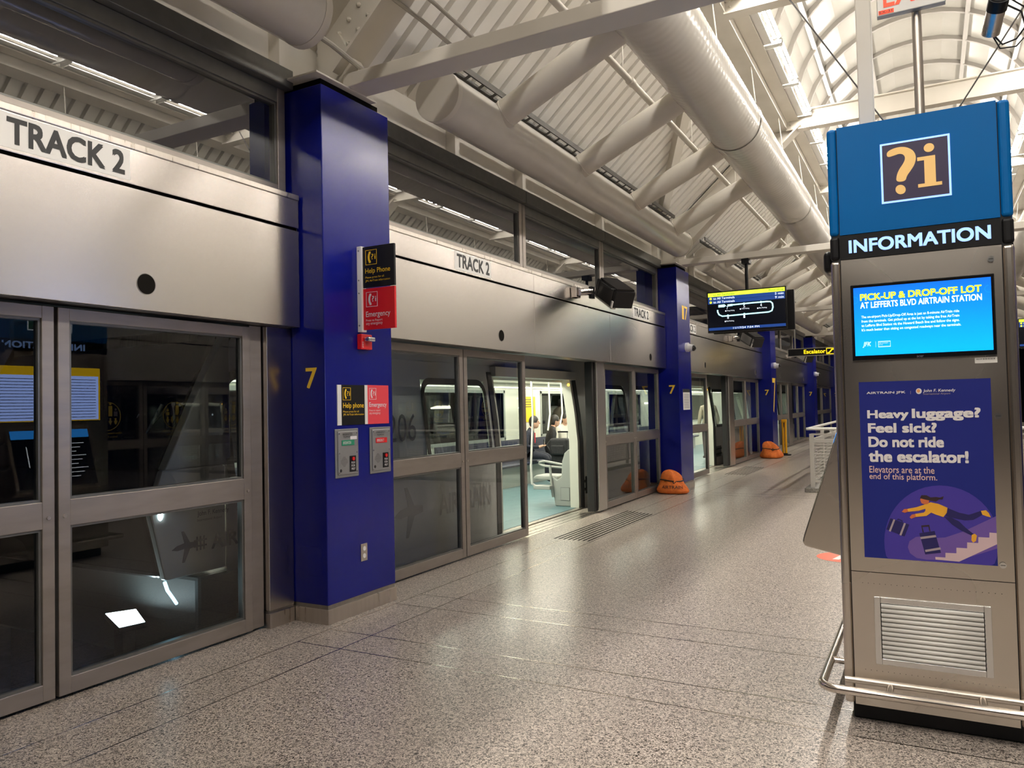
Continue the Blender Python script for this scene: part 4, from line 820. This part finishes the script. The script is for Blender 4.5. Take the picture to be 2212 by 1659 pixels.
# header-mounted loudspeakers
def speaker(y, lab, sc=1., front='black'):
    o = thing('loudspeaker', lab, 'loudspeaker', (HX, y, 3.0))
    obj('arm', MB().tube([(-4.005, y-.34, 3.03), (-3.985, y-.22, 3.055), (-3.93, y-.09, 3.06)], [.045, .05, .05], 10), 'steel_header', o, smooth=True); obj('wall_plate', MB().box(-4.079, -4.0, y-.42, y-.28, 2.96, 3.10), 'steel_header', o, bevel=.006)
    obj('yoke', MB().box(-3.95, -3.90, y-.13, y-.03, 2.97, 3.13), 'black', o, bevel=.006)
    Mx = Matrix.Translation((-3.66, y+.06, 3.02)) @ Matrix.Rotation(R(-38), 4, 'Z') @ Matrix.Rotation(R(28), 4, 'Y')
    obj('cabinet', xf(MB().box(-.27, .27, -.15, .15, -.10, .13), Mx), 'black', o, bevel=.012); obj('fin', xf(MB().box(-.22, .24, -.13, .13, .13, .155), Mx), 'black', o)
    for k in (-.20, .20): obj('rib', xf(MB().box(k-.012, k+.012, -.16, .16, -.11, .14), Mx), 'rubber', o)
    obj('grille', xf(MB().box(-.22, .26, -.152, -.148, -.085, .10), Mx), front, o); obj('lower_lip', xf(MB().box(-.24, .27, -.165, -.10, -.112, -.098), Mx), 'galv', o)
    obj('end_light', xf(MB().box(.235, .262, -.168, -.145, -.095, -.01), Mx), 'label_white', o)
    return o
speaker(9.62, 'black box loudspeaker on an arm beside the TRACK 2 signs over the doorway')
speaker(18.6, 'dark box loudspeaker with a grey front under the departure monitor', front='grey_plate2'); speaker(27.4, 'pale box loudspeaker below the escalator sign', front='label_white')
# orange sandbags
def bag(x, y, sc, lab, seed, text):
    o = thing('sandbag', lab, 'sandbag', (x, y, 0)); rnd = random.Random(seed)
    q = MB(); n, m = 22, 14; v = []
    prof = [(.0, .0), (.18, .0), (.235, .02), (.245, .06), (.225, .11), (.20, .155), (.178, .195), (.166, .226), (.164, .255), (.155, .29), (.138, .325), (.108, .36), (.068, .382), (.02, .392), (.0, .392)]
    for j, (r_, z) in enumerate(prof):
        for i in range(n):
            a = 2*pi*i/n; k = 1+.08*sin(3*a+seed+j*.4)+(.05 if j < 6 else .10)*sin(8*a+j*.25+seed)+rnd.uniform(-.03, .03); lean = .05*(z/.38)**2
            v.append((x+sc*(r_*k*cos(a)*1.12-lean*1.2), y+sc*(r_*k*sin(a)*.95), max(0, sc*(z+(.012*sin(5*a+seed) if j > 2 else 0)))))
    f_ = []
    for j in range(len(prof)-1): f_ += [(j*n+i, j*n+(i+1) % n, (j+1)*n+(i+1) % n, (j+1)*n+i) for i in range(n)]
    s_ = obj('sack', q.add(v, f_), 'orange_cloth', o, smooth=True); sb = s_.modifiers.new('s', 'SUBSURF'); sb.levels = sb.render_levels = 1
    obj('drawstring', MB().tube([(x+sc*(.176*cos(a)*1.12-.02), y+sc*.166*sin(a), sc*(.226+.014*sin(2*a))) for a in [2*pi*i/20 for i in range(21)]], .010*sc, 6, False), 'rubber', o, smooth=True)
    obj('drawstring', MB().tube([(x+sc*.05, y-sc*.12, sc*.24), (x+sc*.09, y-sc*.16, sc*.20), (x+sc*.06, y-sc*.18, sc*.185), (x+sc*.03, y-sc*.15, sc*.215)], .008*sc, 6), 'rubber', o, smooth=True)
    if text:
        def fb(u, v_, d=0.):
            a = -pi/2+u/.22; r_ = .232-.28*max(0, v_-.06)+.012; return (x+sc*(r_*cos(a)*1.12), y+sc*(r_*sin(a)*1.0)-.012, sc*v_)
        txt('AIRTRAIN', (-.12, .20, .10, .15), fb, 'ink', o, bold=.01)
    return o
bag(-3.92, 12.98, 1.02, 'orange cloth sandbag lettered in black, beside the second blue column', 2, True); bag(-3.82, 21.75, 1.15, 'orange cloth sandbag slumped at the third blue column', 5, False)
# yellow stanchion
sn = thing('stanchion', 'yellow folding barrier post with a black base by the third column', 'stanchion', (-3.66, 22.95, 0))
obj('base', MB().cyl((-3.66, 22.95, 0), (-3.66, 22.95, .03), .17, 24).cyl((-3.66, 22.95, .03), (-3.66, 22.95, .06), .08, 16), 'black', sn, bevel=.004)
for dx in (-.04, .035): obj('tube', MB().cyl((-3.66+dx, 22.95, .05), (-3.66+dx, 22.95, 1.0), .032, 14), 'yellow_plastic', sn, smooth=True)
obj('head', MB().box(-3.73, -3.59, 22.91, 22.99, .93, 1.02), 'yellow_plastic', sn, bevel=.01); obj('slot', MB().box(-3.67, -3.655, 22.905, 22.91, .80, .92), 'black', sn)
# guard rail of the escalator well
gr = thing('guard_rail', 'pale grey guard rail with wire mesh around the escalator well', 'railing', (-1.3, 13.9, 0))
obj('kerb', MB().box(-1.90, 1.90, 13.78, 14.05, 0, .07).box(-1.90, -1.62, 14.05, 21.5, 0, .07), 'stone_kerb', gr, bevel=.008)
for X_ in (-1.78, -.60, .60, 1.78): obj('post', MB().box(X_-.035, X_+.035, 13.88, 13.94, .07, .98), 'rail_grey', gr, bevel=.004)
for Y_ in (15.4, 16.9, 18.4, 19.9, 21.4): obj('post', MB().box(-1.81, -1.75, Y_-.03, Y_+.03, .07, .98), 'rail_grey', gr, bevel=.004)
obj('handrail', MB().tube([(-1.85, 13.84, 1.065), (1.85, 13.84, 1.065)], .024, 12), 'pole_white', gr, smooth=True); obj('handrail', MB().tube([(-1.83, 13.84, 1.065), (-1.83, 21.5, 1.065)], .024, 12), 'pole_white', gr, smooth=True)
for z0, z1 in ((.83, .89), (.16, .20)): obj('rail', MB().box(-1.78, 1.78, 13.895, 13.925, z0, z1), 'rail_grey', gr); obj('rail', MB().box(-1.795, -1.765, 13.9, 21.4, z0, z1), 'rail_grey', gr)
obj('rail', MB().box(-1.78, 1.78, 13.895, 13.925, .955, .985), 'rail_grey', gr)
wm = MB()
for j in range(33): X_ = -1.70+j*.105; wm.cyl((X_, 13.91, .20), (X_, 13.91, .83), .005, 5, False)
for j in range(12): wm.cyl((-1.75, 13.905, .22+.053*j), (1.75, 13.905, .22+.053*j), .005, 5, False)
obj('wire_mesh', wm, 'rail_grey', gr, kind='stuff')
wm = MB()
for j in range(70): wm.cyl((-1.78, 14.0+j*.105, .20), (-1.78, 14.0+j*.105, .83), .005, 4, False)
for j in range(12): wm.cyl((-1.775, 13.92, .22+.053*j), (-1.775, 21.4, .22+.053*j), .005, 4, False)
obj('wire_mesh', wm, 'rail_grey', gr, kind='stuff')
# floor sticker
fk = thing('floor_sticker', 'round red sticker on the floor behind the kiosk wedge', 'sticker', (-.78, 8.22, 0))
decal('disc', ell(-.78, 8.22, .26, .26, 32), fZ(.0012), 'sticker_red', fk, .0008)
for a in (0, .10): decal('mark', [(-.88+a, 8.08), (-.82+a, 8.08), (-.76+a, 8.36), (-.82+a, 8.36)], fZ(.0021), 'poster_white', fk, .0005)

# ================================================================== the train standing at the platform
SX, FX_ = -4.66, -7.50                     # near and far outer sides
def sx_(z): return SX-(.0 if z < 1.0 else .12*(z-1.0)**1.3)     # near side leans in towards the roof
tr = thing('train', 'white driverless train with a black windscreen, standing behind the platform doors', 'train', (-6.1, 20., -.6))
ZR = [-.30, .0, .36, .95, 1.86, 1.98, 2.45, 2.75]
DOORS = [(8.25, 10.72), (16.75, 18.95), (26.3, 28.2)]
WINS = [(4.10, 5.95), (6.72, 8.05), (11.2, 12.9), (13.2, 15.0), (15.2, 16.5), (19.1, 21.0), (21.3, 23.2), (24.0, 26.0), (28.6, 31.)]
yb = sorted(set([4.06, 4.8, 34.]+[a for w_ in WINS+DOORS for a in w_]))
q = MB()
for a, c in zip(yb[:-1], yb[1:]):
    m_ = (a+c)/2
    for z0, z1 in zip(ZR[:-1], ZR[1:]):
        if any(d0 < m_ < d1 for d0, d1 in DOORS) and z1 <= 1.985 and z0 >= 0: continue
        if any(d0 < m_ < d1 for d0, d1 in WINS) and .94 < z0 < 1.8: continue
        if m_ < 4.9 and z1 < .4: continue
        q.add([(sx_(z0), a, z0), (sx_(z0), c, z0), (sx_(z1), c, z1), (sx_(z1), a, z1)], [(0, 1, 2, 3)])
obj('side_shell', q, 'train_white', tr)
obj('inner_lining', MB().box(-4.86, -4.84, 4.2, 8.2, 0, .95).box(-4.86, -4.84, 10.9, 16.7, 0, .95).box(-4.86, -4.84, 18.8, 26.2, 0, .95).box(-4.93, -4.91, 4.2, 34, 1.90, 2.2), 'train_cream', tr)
obj('roof', MB().prism([(sx_(2.75), 2.75), (-5.1, 2.95), (-7.1, 2.95), (-7.38, 2.75), (-7.38, 2.70), (sx_(2.75), 2.70)], lambda u, v, w_: (u, w_, v), 4.9, 34.), 'train_white', tr)
def rring(y0, y1, z0, z1, r_, t, x):
    """rounded window frame ring on the leaning side"""
    def loop(g):
        o = []
        for cy, cz, a0 in ((y1-r_, z1-r_, 0), (y0+r_, z1-r_, pi/2), (y0+r_, z0+r_, pi), (y1-r_, z0+r_, 1.5*pi)):
            o += [(cy+(r_-g)*cos(a0+j*pi/10), cz+(r_-g)*sin(a0+j*pi/10)) for j in range(6)]
        return o
    A, B = loop(-.02), loop(t); n = len(A); m_ = MB()
    m_.add([(x(z)+.006, y, z) for y, z in A]+[(x(z)+.006, y, z) for y, z in B], [(i, (i+1) % n, (i+1) % n+n, i+n) for i in range(n)])
    return m_
for a, c in WINS:
    wn = obj('window', MB().add([(sx_(.95), a, .95), (sx_(.95), c, .95), (sx_(1.86), c, 1.86), (sx_(1.86), a, 1.86)], [(0, 1, 2, 3)]), 'glass_train', tr)
    obj('window_frame', rring(a, c, .95, 1.86, .16, .05, sx_), 'rubber', wn)
# doorways: jambs, seals, leaf beside the opening
for i, (a, c) in enumerate(DOORS):
    for y, s in ((a, 1), (c, -1)):
        def bar(y0, y1, dx0, dx1, m, n):
            A = [(sx_(z)+dx0, z) for z in (0., .7, 1.0, 1.4, 1.98)]+[(sx_(z)-dx1, z) for z in (1.98, 1.4, 1.0, .7, 0.)]
            obj(n, MB().prism(A, lambda u, v, w_: (u, w_, v), y0, y1), m, tr)
        lo, hi = sorted((y, y+s*.07)); bar(lo, hi, -.01, .15, 'train_cream', 'door_jamb')
        lo, hi = sorted((y-s*.10, y)); bar(lo, hi, .012, .06, 'rubber', 'door_seal')
    obj('door_head', MB().box(-4.95, -4.70, a, c, 1.93, 2.05), 'train_cream', tr); obj('door_sill', MB().box(-4.86, -4.63, a, c, -.06, .008), 'steel', tr)
    obj('door_lamp', MB().ball((-4.80, c-.06, 1.86), .022, 10, 6), 'signal_amber', tr)
    dk = MB()
    for j in range(4): dk.box(SX+.004, SX+.008, c+.16+.13*j, c+.23+.13*j, .20, .46)
    obj('track_logo', dk.box(SX+.004, SX+.008, c+.12, c+.68, .25, .29).box(SX+.004, SX+.008, c+.12, c+.68, .37, .41), 'ink', tr)
# interior
obj('cabin_floor', MB().box(-7.44, -4.72, 4.2, 34., -.06, .012), 'train_floor', tr)
obj('cabin_ceiling', MB().prism([(-4.92, 2.02), (-5.1, 2.20), (-7.05, 2.20), (-7.25, 2.02), (-7.25, 2.3), (-4.92, 2.3)], lambda u, v, w_: (u, w_, v), 4.2, 34.), 'train_cream', tr)
for X in (-5.45, -6.65):
    for j in range(9): obj('ceiling_lamp', MB().box(X-.09, X+.09, 5.0+3.1*j, 7.6+3.1*j, 2.185, 2.196), 'train_lamp', tr)
obj('hand_bar', MB().tube([(-5.0, 5, 1.92), (-5.0, 33, 1.92)], .017, 8), 'pole_white', tr); obj('hand_bar', MB().tube([(-6.9, 5, 1.90), (-6.9, 33, 1.90)], .017, 8), 'pole_white', tr)
q = MB(); FW = [(5., 7.4), (8.0, 13.4), (15.0, 18.0), (19., 21.6), (23, 26.), (27, 30.)]
fy = sorted(set([4.2, 34.]+[a for w_ in FW for a in w_]))
for a, c in zip(fy[:-1], fy[1:]):
    for z0, z1 in ((0, .92), (.92, 1.85), (1.85, 2.2)):
        if any(d0 < (a+c)/2 < d1 for d0, d1 in FW) and z0 == .92: continue
        q.box(-7.50, -7.44, a, c, z0, z1)
obj('far_wall', q, 'train_cream', tr)
obj('far_skirt', MB().box(-7.50, -7.44, 4.06, 34., -.3, 0).box(-7.50, -7.44, 4.06, 34., 2.2, 2.75), 'train_white', tr)
for a, c in FW:
    o = obj('far_window', MB().box(-7.475, -7.465, a, c, .92, 1.85), 'glass_train', tr); obj('far_window_frame', MB().box(-7.44, -7.425, a, a+.05, .9, 1.87).box(-7.44, -7.425, c-.05, c, .9, 1.87).box(-7.44, -7.425, a, c, .88, .94).box(-7.44, -7.425, a, c, 1.82, 1.88), 'train_grey', o)
for y0, y1 in ((4.6, 8.0), (10.9, 16.4), (19., 26.)):
    b_ = obj('bench', MB().prism([(-7.42, .38), (-6.93, .40), (-6.90, .44), (-6.93, .465), (-7.36, .45), (-7.42, .88), (-7.44, .88)], lambda u, v, w_: (u, w_, v), y0, y1), 'seat_navy', tr)
    obj('bench_base', MB().box(-7.42, -7.05, y0, y1, .012, .385), 'train_grey', b_)
ad = decal('ad_panel', rect(14.05, 14.72, 1.22, 1.75), fX(-7.43), 'ad_yellow', tr, .01)
for j in range(4): decal('ad_line', rect(14.12, 14.6, 1.68-.05*j, 1.695-.05*j), fX(-7.419), 'ink', ad, .001)
# end wall of the first bay inside, draught screen and fold seat by the door
obj('end_wall', MB().box(-7.44, -4.95, 33.9, 34., 0, 2.2), 'train_cream', tr); obj('cab_wall', MB().box(-7.44, -4.95, 4.06, 4.12, -.3, 2.4), 'train_grey', tr)
ds = obj('draught_screen', MB().prism([(-4.80, .012), (-5.10, .012), (-5.13, .20), (-5.17, .42), (-5.14, .46), (-5.06, .41), (-4.99, .46), (-4.97, .70), (-4.93, .82), (-4.86, .88), (-4.80, .88)], lambda u, v, w_: (u, w_, v), 10.72, 10.82), 'train_grey', tr, bevel=.015)
obj('screen_hatch', MB().box(-5.00, -4.85, 10.714, 10.72, .10, .30), 'train_trim', ds); obj('screen_hatch_door', MB().box(-4.995, -4.855, 10.71, 10.715, .105, .295), 'train_grey', ds)
obj('seat_cushion', MB().prism([(-5.06, .40), (-5.44, .40), (-5.50, .43), (-5.44, .47), (-5.06, .47)], lambda u, v, w_: (u, w_, v), 10.75, 11.15), 'train_grey', tr, bevel=.02)
obj('arm_rest', MB().tube([(-4.97, 10.74, .60), (-5.15, 10.74, .61), (-5.30, 10.74, .625), (-5.37, 10.74, .65), (-5.36, 10.74, .68), (-5.28, 10.74, .695), (-5.15, 10.74, .675), (-4.97, 10.74, .645)], .018, 8), 'train_grey', tr, smooth=True)
obj('arm_post', MB().tube([(-5.17, 10.71, .63), (-5.13, 10.69, .22), (-5.12, 10.69, .15)], .02, 8), 'train_grey', tr, smooth=True)
for x, y, z0 in ((-5.42, 10.62, .62), (-6.15, 12.75, 1.1), (-6.2, 13.4, 1.2), (-5.9, 21., .02), (-5.9, 7., .02)):
    obj('grab_pole', MB().tube([(x, y, 2.2), (x+.02, y, 1.4), (x, y-.06, z0)], .017, 8), 'pole_white', tr, smooth=True)
obj('grab_pole', MB().tube([(-5.42, 10.56, .66), (-5.42, 10.58, .36), (-5.38, 10.62, .32), (-5.16, 10.72, .31)], .019, 8), 'pole_white', tr, smooth=True); obj('pole_foot', MB().box(-5.40, -5.12, 10.58, 10.78, .27, .33), 'train_grey', tr, bevel=.01)
# nose
obj('nose', MB().prism([(3.54, .40), (3.42, .88), (3.52, 1.16), (4.06, 1.16), (4.06, .40)], lambda u, v, w_: (w_, u, v), SX-.06, FX_), 'black_gloss', tr, bevel=.05, segs=3); obj('nose_side', MB().prism([(3.54, .40), (3.42, .88), (3.52, 1.16), (4.06, 1.16), (4.06, .40)], lambda u, v, w_: (w_, u, v), SX, SX-.058), 'train_white', tr, bevel=.012)
obj('windscreen', MB().prism([(3.53, 1.16), (3.88, 1.84), (4.40, 2.62), (4.9, 2.72), (4.9, 2.3), (4.06, 2.2), (4.06, 1.16)], lambda u, v, w_: (w_, u, v), -4.76, FX_+.06), 'black_gloss', tr)
obj('nose_pillar', MB().prism([(3.55, 1.16), (3.90, 1.84), (4.12, 2.2), (4.12, 1.16)], lambda u, v, w_: (w_, u, v), -4.672, -4.758), 'train_white', tr, bevel=.01)
obj('wiper', MB().tube([(-5.1, 3.60, 1.20), (-4.95, 3.74, 1.62)], .012, 6), 'steel', tr); obj('wiper', MB().tube([(-5.35, 3.60, 1.20), (-5.2, 3.74, 1.55)], .012, 6), 'steel', tr)
obj('undercarriage', MB().box(-7.3, -4.85, 3.95, 34., -.95, -.06), 'rubber', tr); obj('front_skirt', MB().box(-7.4, -4.72, 3.85, 4.8, -.3, .36), 'train_trim', tr, bevel=.03)
obj('headlight', MB().ball((-4.70, 3.50, .855), .055, 14, 8, (1, .6, 1)), 'headlight', tr, smooth=True)
obj('marker_light', MB().tube([(-4.70, 3.56, .385), (-4.71, 3.59, .32), (-4.73, 3.65, .25), (-4.76, 3.70, .20)], .012, 6), 'headlight_soft', tr, smooth=True)
fS = fX(SX+.002); lg = [(3.585, .60), (3.63, .625), (3.69, .635), (3.665, .72), (3.685, .72), (3.735, .635), (3.80, .63), (3.80, .60), (3.735, .59), (3.69, .50), (3.67, .50), (3.69, .595), (3.63, .59)]
decal('plane_logo', lg, fS, 'logo_grey', tr, .003)
for j in range(3): decal('tie_logo', rect(3.79+.03*j, 3.802+.03*j, .565, .665), fS, 'logo_grey', tr, .003)
for z in (.59, .63): decal('tie_logo', rect(3.77, 3.88, z, z+.012), fS, 'logo_grey', tr, .003)
txt('AIRTRAIN', (3.92, 4.62, .555, .665), fS, 'logo_grey', tr, bold=.03, d=.003); txt('John F. Kennedy', (3.80, 4.08, .80, .845), fS, 'logo_grey', tr, bold=.015, d=.003); txt('International Airport', (3.80, 4.02, .765, .79), fS, 'logo_grey', tr, d=.003)
txt('206', (6.02, 6.50, 1.22, 1.50), fS, 'logo_grey', tr, d=.003); txt('PORT', (4.16, 4.22, .84, .86), fS, 'logo_grey', tr, d=.003); txt('AUTHORITY', (4.16, 4.28, .81, .83), fS, 'logo_grey', tr, d=.003)
s_ = 2.3; decal('plane_logo', [(6.1+(u-3.585)*s_, .25+(v-.50)*s_) for u, v in lg], fS, 'logo_faint', tr, .003); txt('AIRTRAIN', (6.9, 8.0, .40, .62), fS, 'logo_faint', tr, bold=.03, d=.003)
# work lamp on the trackbed ahead of the train
tl = thing('track_lamp', 'bright rectangular lamp shining low in front of the train', 'lamp', (-5.15, 3.57, -1.05))
Q = [(-5.40, 3.58), (-5.30, 3.77), (-4.90, 3.56), (-4.94, 3.38)]
obj('housing', MB().prism(Q, lambda u, v, w_: (u, v, w_), .05, .088), 'black', tl, bevel=.004); obj('lens', MB().prism([(-5.15+(u+5.15)*.94, 3.57+(v-3.57)*.94) for u, v in Q], lambda u, v, w_: (u, v, w_), .088, .091), 'headlight', tl); obj('stand', MB().box(-5.20, -5.10, 3.52, 3.62, -1.05, .05), 'tray_grey', tl)
# ================================================================== passengers
def person(name, lab, pose, pos, rot, mats, sc=1.0):
    """pose: dict joint -> ((x,y,z), radius); x forward, y left"""
    J = dict(pose); E_ = [('pelvis', 'spine', 0), ('spine', 'chest', 0), ('chest', 'neck', 0), ('neck', 'head', 3)]
    for s in 'lr':
        E_ += [('chest', 'sho'+s, 0), ('sho'+s, 'elb'+s, 0), ('elb'+s, 'wri'+s, 0), ('wri'+s, 'pal'+s, 3), ('pelvis', 'hip'+s, 1), ('hip'+s, 'kne'+s, 1), ('kne'+s, 'ank'+s, 1), ('ank'+s, 'toe'+s, 2)]
        w_ = Vector(J['wri'+s][0]); p_ = Vector(J['pal'+s][0]); d = (p_-w_).normalized(); side = Vector((0, 0, 1)).cross(d).normalized()
        for k in range(4):
            a = p_+side*(k-1.5)*.019; b = a+d*(.045-.006*abs(k-1.2)); c = b+d*.022+Vector((0, 0, -.022))
            J['f%d1%s' % (k, s)] = (a+d*.018, .0095); J['f%d2%s' % (k, s)] = (b, .009); J['f%d3%s' % (k, s)] = (c, .0075)
            E_ += [('pal'+s, 'f%d1%s' % (k, s), 3), ('f%d1%s' % (k, s), 'f%d2%s' % (k, s), 3), ('f%d2%s' % (k, s), 'f%d3%s' % (k, s), 3)]
        sg = 1 if s == 'r' else -1
        t1 = w_+d*.025+side*sg*.032; t2 = t1+d*.03+side*sg*.012
        J['t1'+s] = (t1, .0105); J['t2'+s] = (t2, .0085); E_ += [('pal'+s, 't1'+s, 3), ('t1'+s, 't2'+s, 3)]
    K = list(J); idx = {k: i for i, k in enumerate(K)}
    me = bpy.data.meshes.new('sk'); me.from_pydata([tuple(J[k][0]) for k in K], [(idx[a], idx[b]) for a, b, _ in E_], [])
    o = bpy.data.objects.new('sk', me); COL.objects.link(o); sm = o.modifiers.new('s', 'SKIN'); sm.use_smooth_shade = True
    lay = me.skin_vertices[0].data if me.skin_vertices else None
    if lay is None:
        bpy.context.view_layer.objects.active = o; me.attributes.new('x', 'FLOAT', 'POINT')
    for i, k in enumerate(K): lay[i].radius = (J[k][1], J[k][1]); lay[i].use_root = (k == 'pelvis')
    ss = o.modifiers.new('u', 'SUBSURF'); ss.levels = ss.render_levels = 1
    dg = bpy.context.evaluated_depsgraph_get(); ev = bpy.data.meshes.new_from_object(o.evaluated_get(dg)); bpy.data.objects.remove(o)
    V = [v.co.copy() for v in ev.vertices]; F = [tuple(p.vertices) for p in ev.polygons]; MI = []
    seg = [(Vector(J[a][0]), Vector(J[b][0]), m) for a, b, m in E_]
    for p in ev.polygons:
        c = p.center; best = (9, 0)
        for a, b, m in seg:
            ab = b-a; t = max(0, min(1, (c-a).dot(ab)/max(ab.length_squared, 1e-9))); d = (a+ab*t-c).length
            if d < best[0]: best = (d, m)
        MI.append(best[1])
    # head with nose, ears, eyes and mouth, grown into the same mesh
    h = Vector(J['head'][0])+Vector((.015, 0, .055))
    def addp(mb, m):
        n = len(V); V.extend(Vector(p) for p in mb.v); F.extend(tuple(i+n for i in f_) for f_ in mb.f); MI.extend([m]*len(mb.f))
    addp(MB().ball(h, .1, 16, 12, (.95, .78, 1.18)), 3); addp(MB().ball(h+Vector((.02, 0, -.06)), .07, 12, 8, (.95, .8, .85)), 3)
    addp(MB().ball(h+Vector((.098, 0, -.012)), .02, 8, 6, (1, .7, 1.2)), 3)
    for s in (-1, 1): addp(MB().ball(h+Vector((-.005, s*.08, -.01)), .022, 8, 6, (.8, .4, 1.3)), 3); addp(MB().ball(h+Vector((.083, s*.030, .012)), .011, 8, 5), 4)
    addp(MB().ball(h+Vector((.082, 0, -.056)), .020, 8, 5, (.5, 1.1, .3)), 5)
    th = thing(name, lab, 'person', pos)
    T = Matrix.Translation(pos) @ Matrix.Rotation(rot, 4, 'Z') @ Matrix.Scale(sc, 4)
    bm = bpy.data.meshes.new('body'); bm.from_pydata([tuple(T @ v) for v in V], [], F)
    for m in mats+['hair', 'poster_skin']: bm.materials.append(M[m])
    bm.polygons.foreach_set('material_index', MI); bm.polygons.foreach_set('use_smooth', [True]*len(F)); bm.update()
    obj('body', bm, None, th)
    hr = MB().ball(h+Vector((-.014, 0, .018)), .108, 18, 10, (.95, .82, 1.12), 0, .56); hr.ball(h+Vector((-.045, 0, -.01)), .085, 14, 8, (.75, .95, 1.1))
    obj('hair', xf(hr, T), 'hair', th, smooth=True)
    return th
def seated(lean=.0, phone=False):
    P_ = {'pelvis': ((0, 0, .60), .125), 'spine': ((.02+lean, 0, .72), .125), 'chest': ((.03+lean*2, 0, .93), .135), 'neck': ((.06+lean*2.4, 0, 1.09), .052), 'head': ((.09+lean*2.8, 0, 1.15), .055)}
    for s, g in (('l', 1), ('r', -1)):
        P_['sho'+s] = ((.03+lean*2, g*.175, 1.0), .068); P_['elb'+s] = ((.04+lean, g*.235, .74), .050); P_['wri'+s] = ((.29, g*.10, .72 if phone else .66), .030); P_['pal'+s] = ((.35, g*.075, .74 if phone else .645), .026)
        P_['hip'+s] = ((.02, g*.09, .585), .105); P_['kne'+s] = ((.46, g*.10, .53), .068); P_['ank'+s] = ((.44, g*.10, .10), .045); P_['toe'+s] = ((.58, g*.115, .05), .036)
    return P_
pa = person('person', 'seated passenger in a dark suit looking down at a phone, leftmost in the doorway', seated(.03, True), (-7.10, 13.62, .02), R(14), ['navy_cloth', 'navy_cloth', 'black', 'skin'])
T_ = Matrix.Translation((-7.10, 13.62, .02)) @ Matrix.Rotation(R(14), 4, 'Z')
obj('tie', xf(MB().prism([(-.015, .80), (.015, .80), (.02, 1.0), (-.02, 1.0)], lambda u, v, w_: (w_, u, v), .19, .20), T_), 'red', pa)
tag(obj('phone', xf(MB().box(.37, .382, -.04, .04, .73, .87), T_), 'black_gloss', None, bevel=.004), 'dark phone held by the seated passenger in a suit', 'phone')
person('person', 'seated passenger with black hair and black jacket behind the suitcase', seated(.02), (-7.08, 14.62, .02), R(40), ['black_cloth', 'black_cloth', 'black', 'skin'])
person('person', 'seated passenger in a white shirt partly hidden by the door frame', seated(.0), (-7.10, 15.38, .06), R(-20), ['shirt', 'navy_cloth', 'black', 'skin'])
st_ = {'pelvis': ((0, 0, .95), .13), 'spine': ((0, 0, 1.12), .125), 'chest': ((0, 0, 1.33), .145), 'neck': ((.02, 0, 1.50), .055), 'head': ((.04, 0, 1.56), .055)}
for s, g in (('l', 1), ('r', -1)):
    st_['sho'+s] = ((0, g*.18, 1.41), .075); st_['elb'+s] = ((-.03, g*.25, 1.12), .058); st_['wri'+s] = ((.06, g*.26, .88), .036); st_['pal'+s] = ((.07, g*.26, .80), .030)
    st_['hip'+s] = ((0, g*.10, .92), .105); st_['kne'+s] = ((.02, g*.11, .50), .068); st_['ank'+s] = ((-.01, g*.11, .09), .046); st_['toe'+s] = ((.13, g*.13, .05), .038)
person('person', 'standing passenger in a beige coat inside the second open doorway', st_, (-5.25, 20.75, .02), R(120), ['beige_coat', 'black_cloth', 'black', 'skin'], .98)
# luggage
su_ = thing('suitcase', 'black upright suitcase with an extended silver handle in the train', 'suitcase', (-6.25, 13.55, .02))
obj('shell', MB().box(-6.42, -6.08, 13.45, 13.68, .07, .60), 'black_cloth', su_, bevel=.03, segs=3)
for X in (-6.38, -6.12): obj('wheel', MB().cyl((X-.015, 13.50, .045), (X+.015, 13.50, .045), .033, 14), 'rubber', su_); obj('handle_rail', MB().cyl((X+.04*(1 if X < -6.2 else -1), 13.66, .58), (X+.04*(1 if X < -6.2 else -1), 13.66, 1.04), .010, 8), 'silver', su_)
obj('handle_grip', MB().box(-6.36, -6.14, 13.645, 13.675, 1.03, 1.06), 'black', su_, bevel=.006); obj('pocket', MB().box(-6.39, -6.11, 13.43, 13.455, .15, .42), 'black_cloth', su_, bevel=.01)
bp = thing('backpack', 'black backpack resting on the suitcase in the train', 'backpack', (-6.25, 13.5, .60))
obj('pack', MB().box(-6.44, -6.07, 13.40, 13.63, .605, .93), 'black_cloth', bp, bevel=.06, segs=4); obj('front_pocket', MB().box(-6.38, -6.12, 13.36, 13.42, .63, .80), 'black_cloth', bp, bevel=.02); obj('strap', MB().tube([(-6.40, 13.42, .66), (-6.48, 13.40, .80), (-6.40, 13.46, .92)], .015, 6), 'rubber', bp)

# ================================================================== night outside
su_.location += Vector((.05, -.20, 0)); bp.location += Vector((.05, -.20, 0))
for i in range(26):
    rnd = random.Random(i*17+3); x = -rnd.uniform(26, 110); y = -x*rnd.uniform(.45, 2.6); z = rnd.choice((.4, 1.2, 2.4, 3.2, 4.0))
    sz = .0013*math.hypot(x, y)*rnd.uniform(.5, 1.1)
    o = thing('street_lamp', 'distant %s lamp glowing in the night beyond the track' % ('amber' if i % 7 == 3 else 'white'), 'lamp', (x, y, -6), 'distant night lamps')
    obj('pole', MB().cyl((x, y, -6), (x, y, z), .05, 6), 'galv', o); obj('lamp_head', MB().ball((x, y, z), sz, 8, 6), 'city_amber' if i % 7 == 3 else 'city', o)
sg_ = thing('track_signal', 'trackside signal showing red over amber behind the train', 'signal', (-9.0, 12.0, -1.05))
obj('post', MB().box(-9.05, -8.97, 11.98, 12.04, -1.05, 1.7), 'galv', sg_); obj('backboard', MB().box(-9.02, -8.95, 11.9, 12.12, 1.35, 1.70), 'black', sg_)
obj('red_lamp', MB().ball((-8.94, 12.0, 1.58), .045, 12, 8), 'signal_red', sg_); obj('amber_lamp', MB().ball((-8.94, 12.0, 1.45), .045, 12, 8), 'signal_amber', sg_)
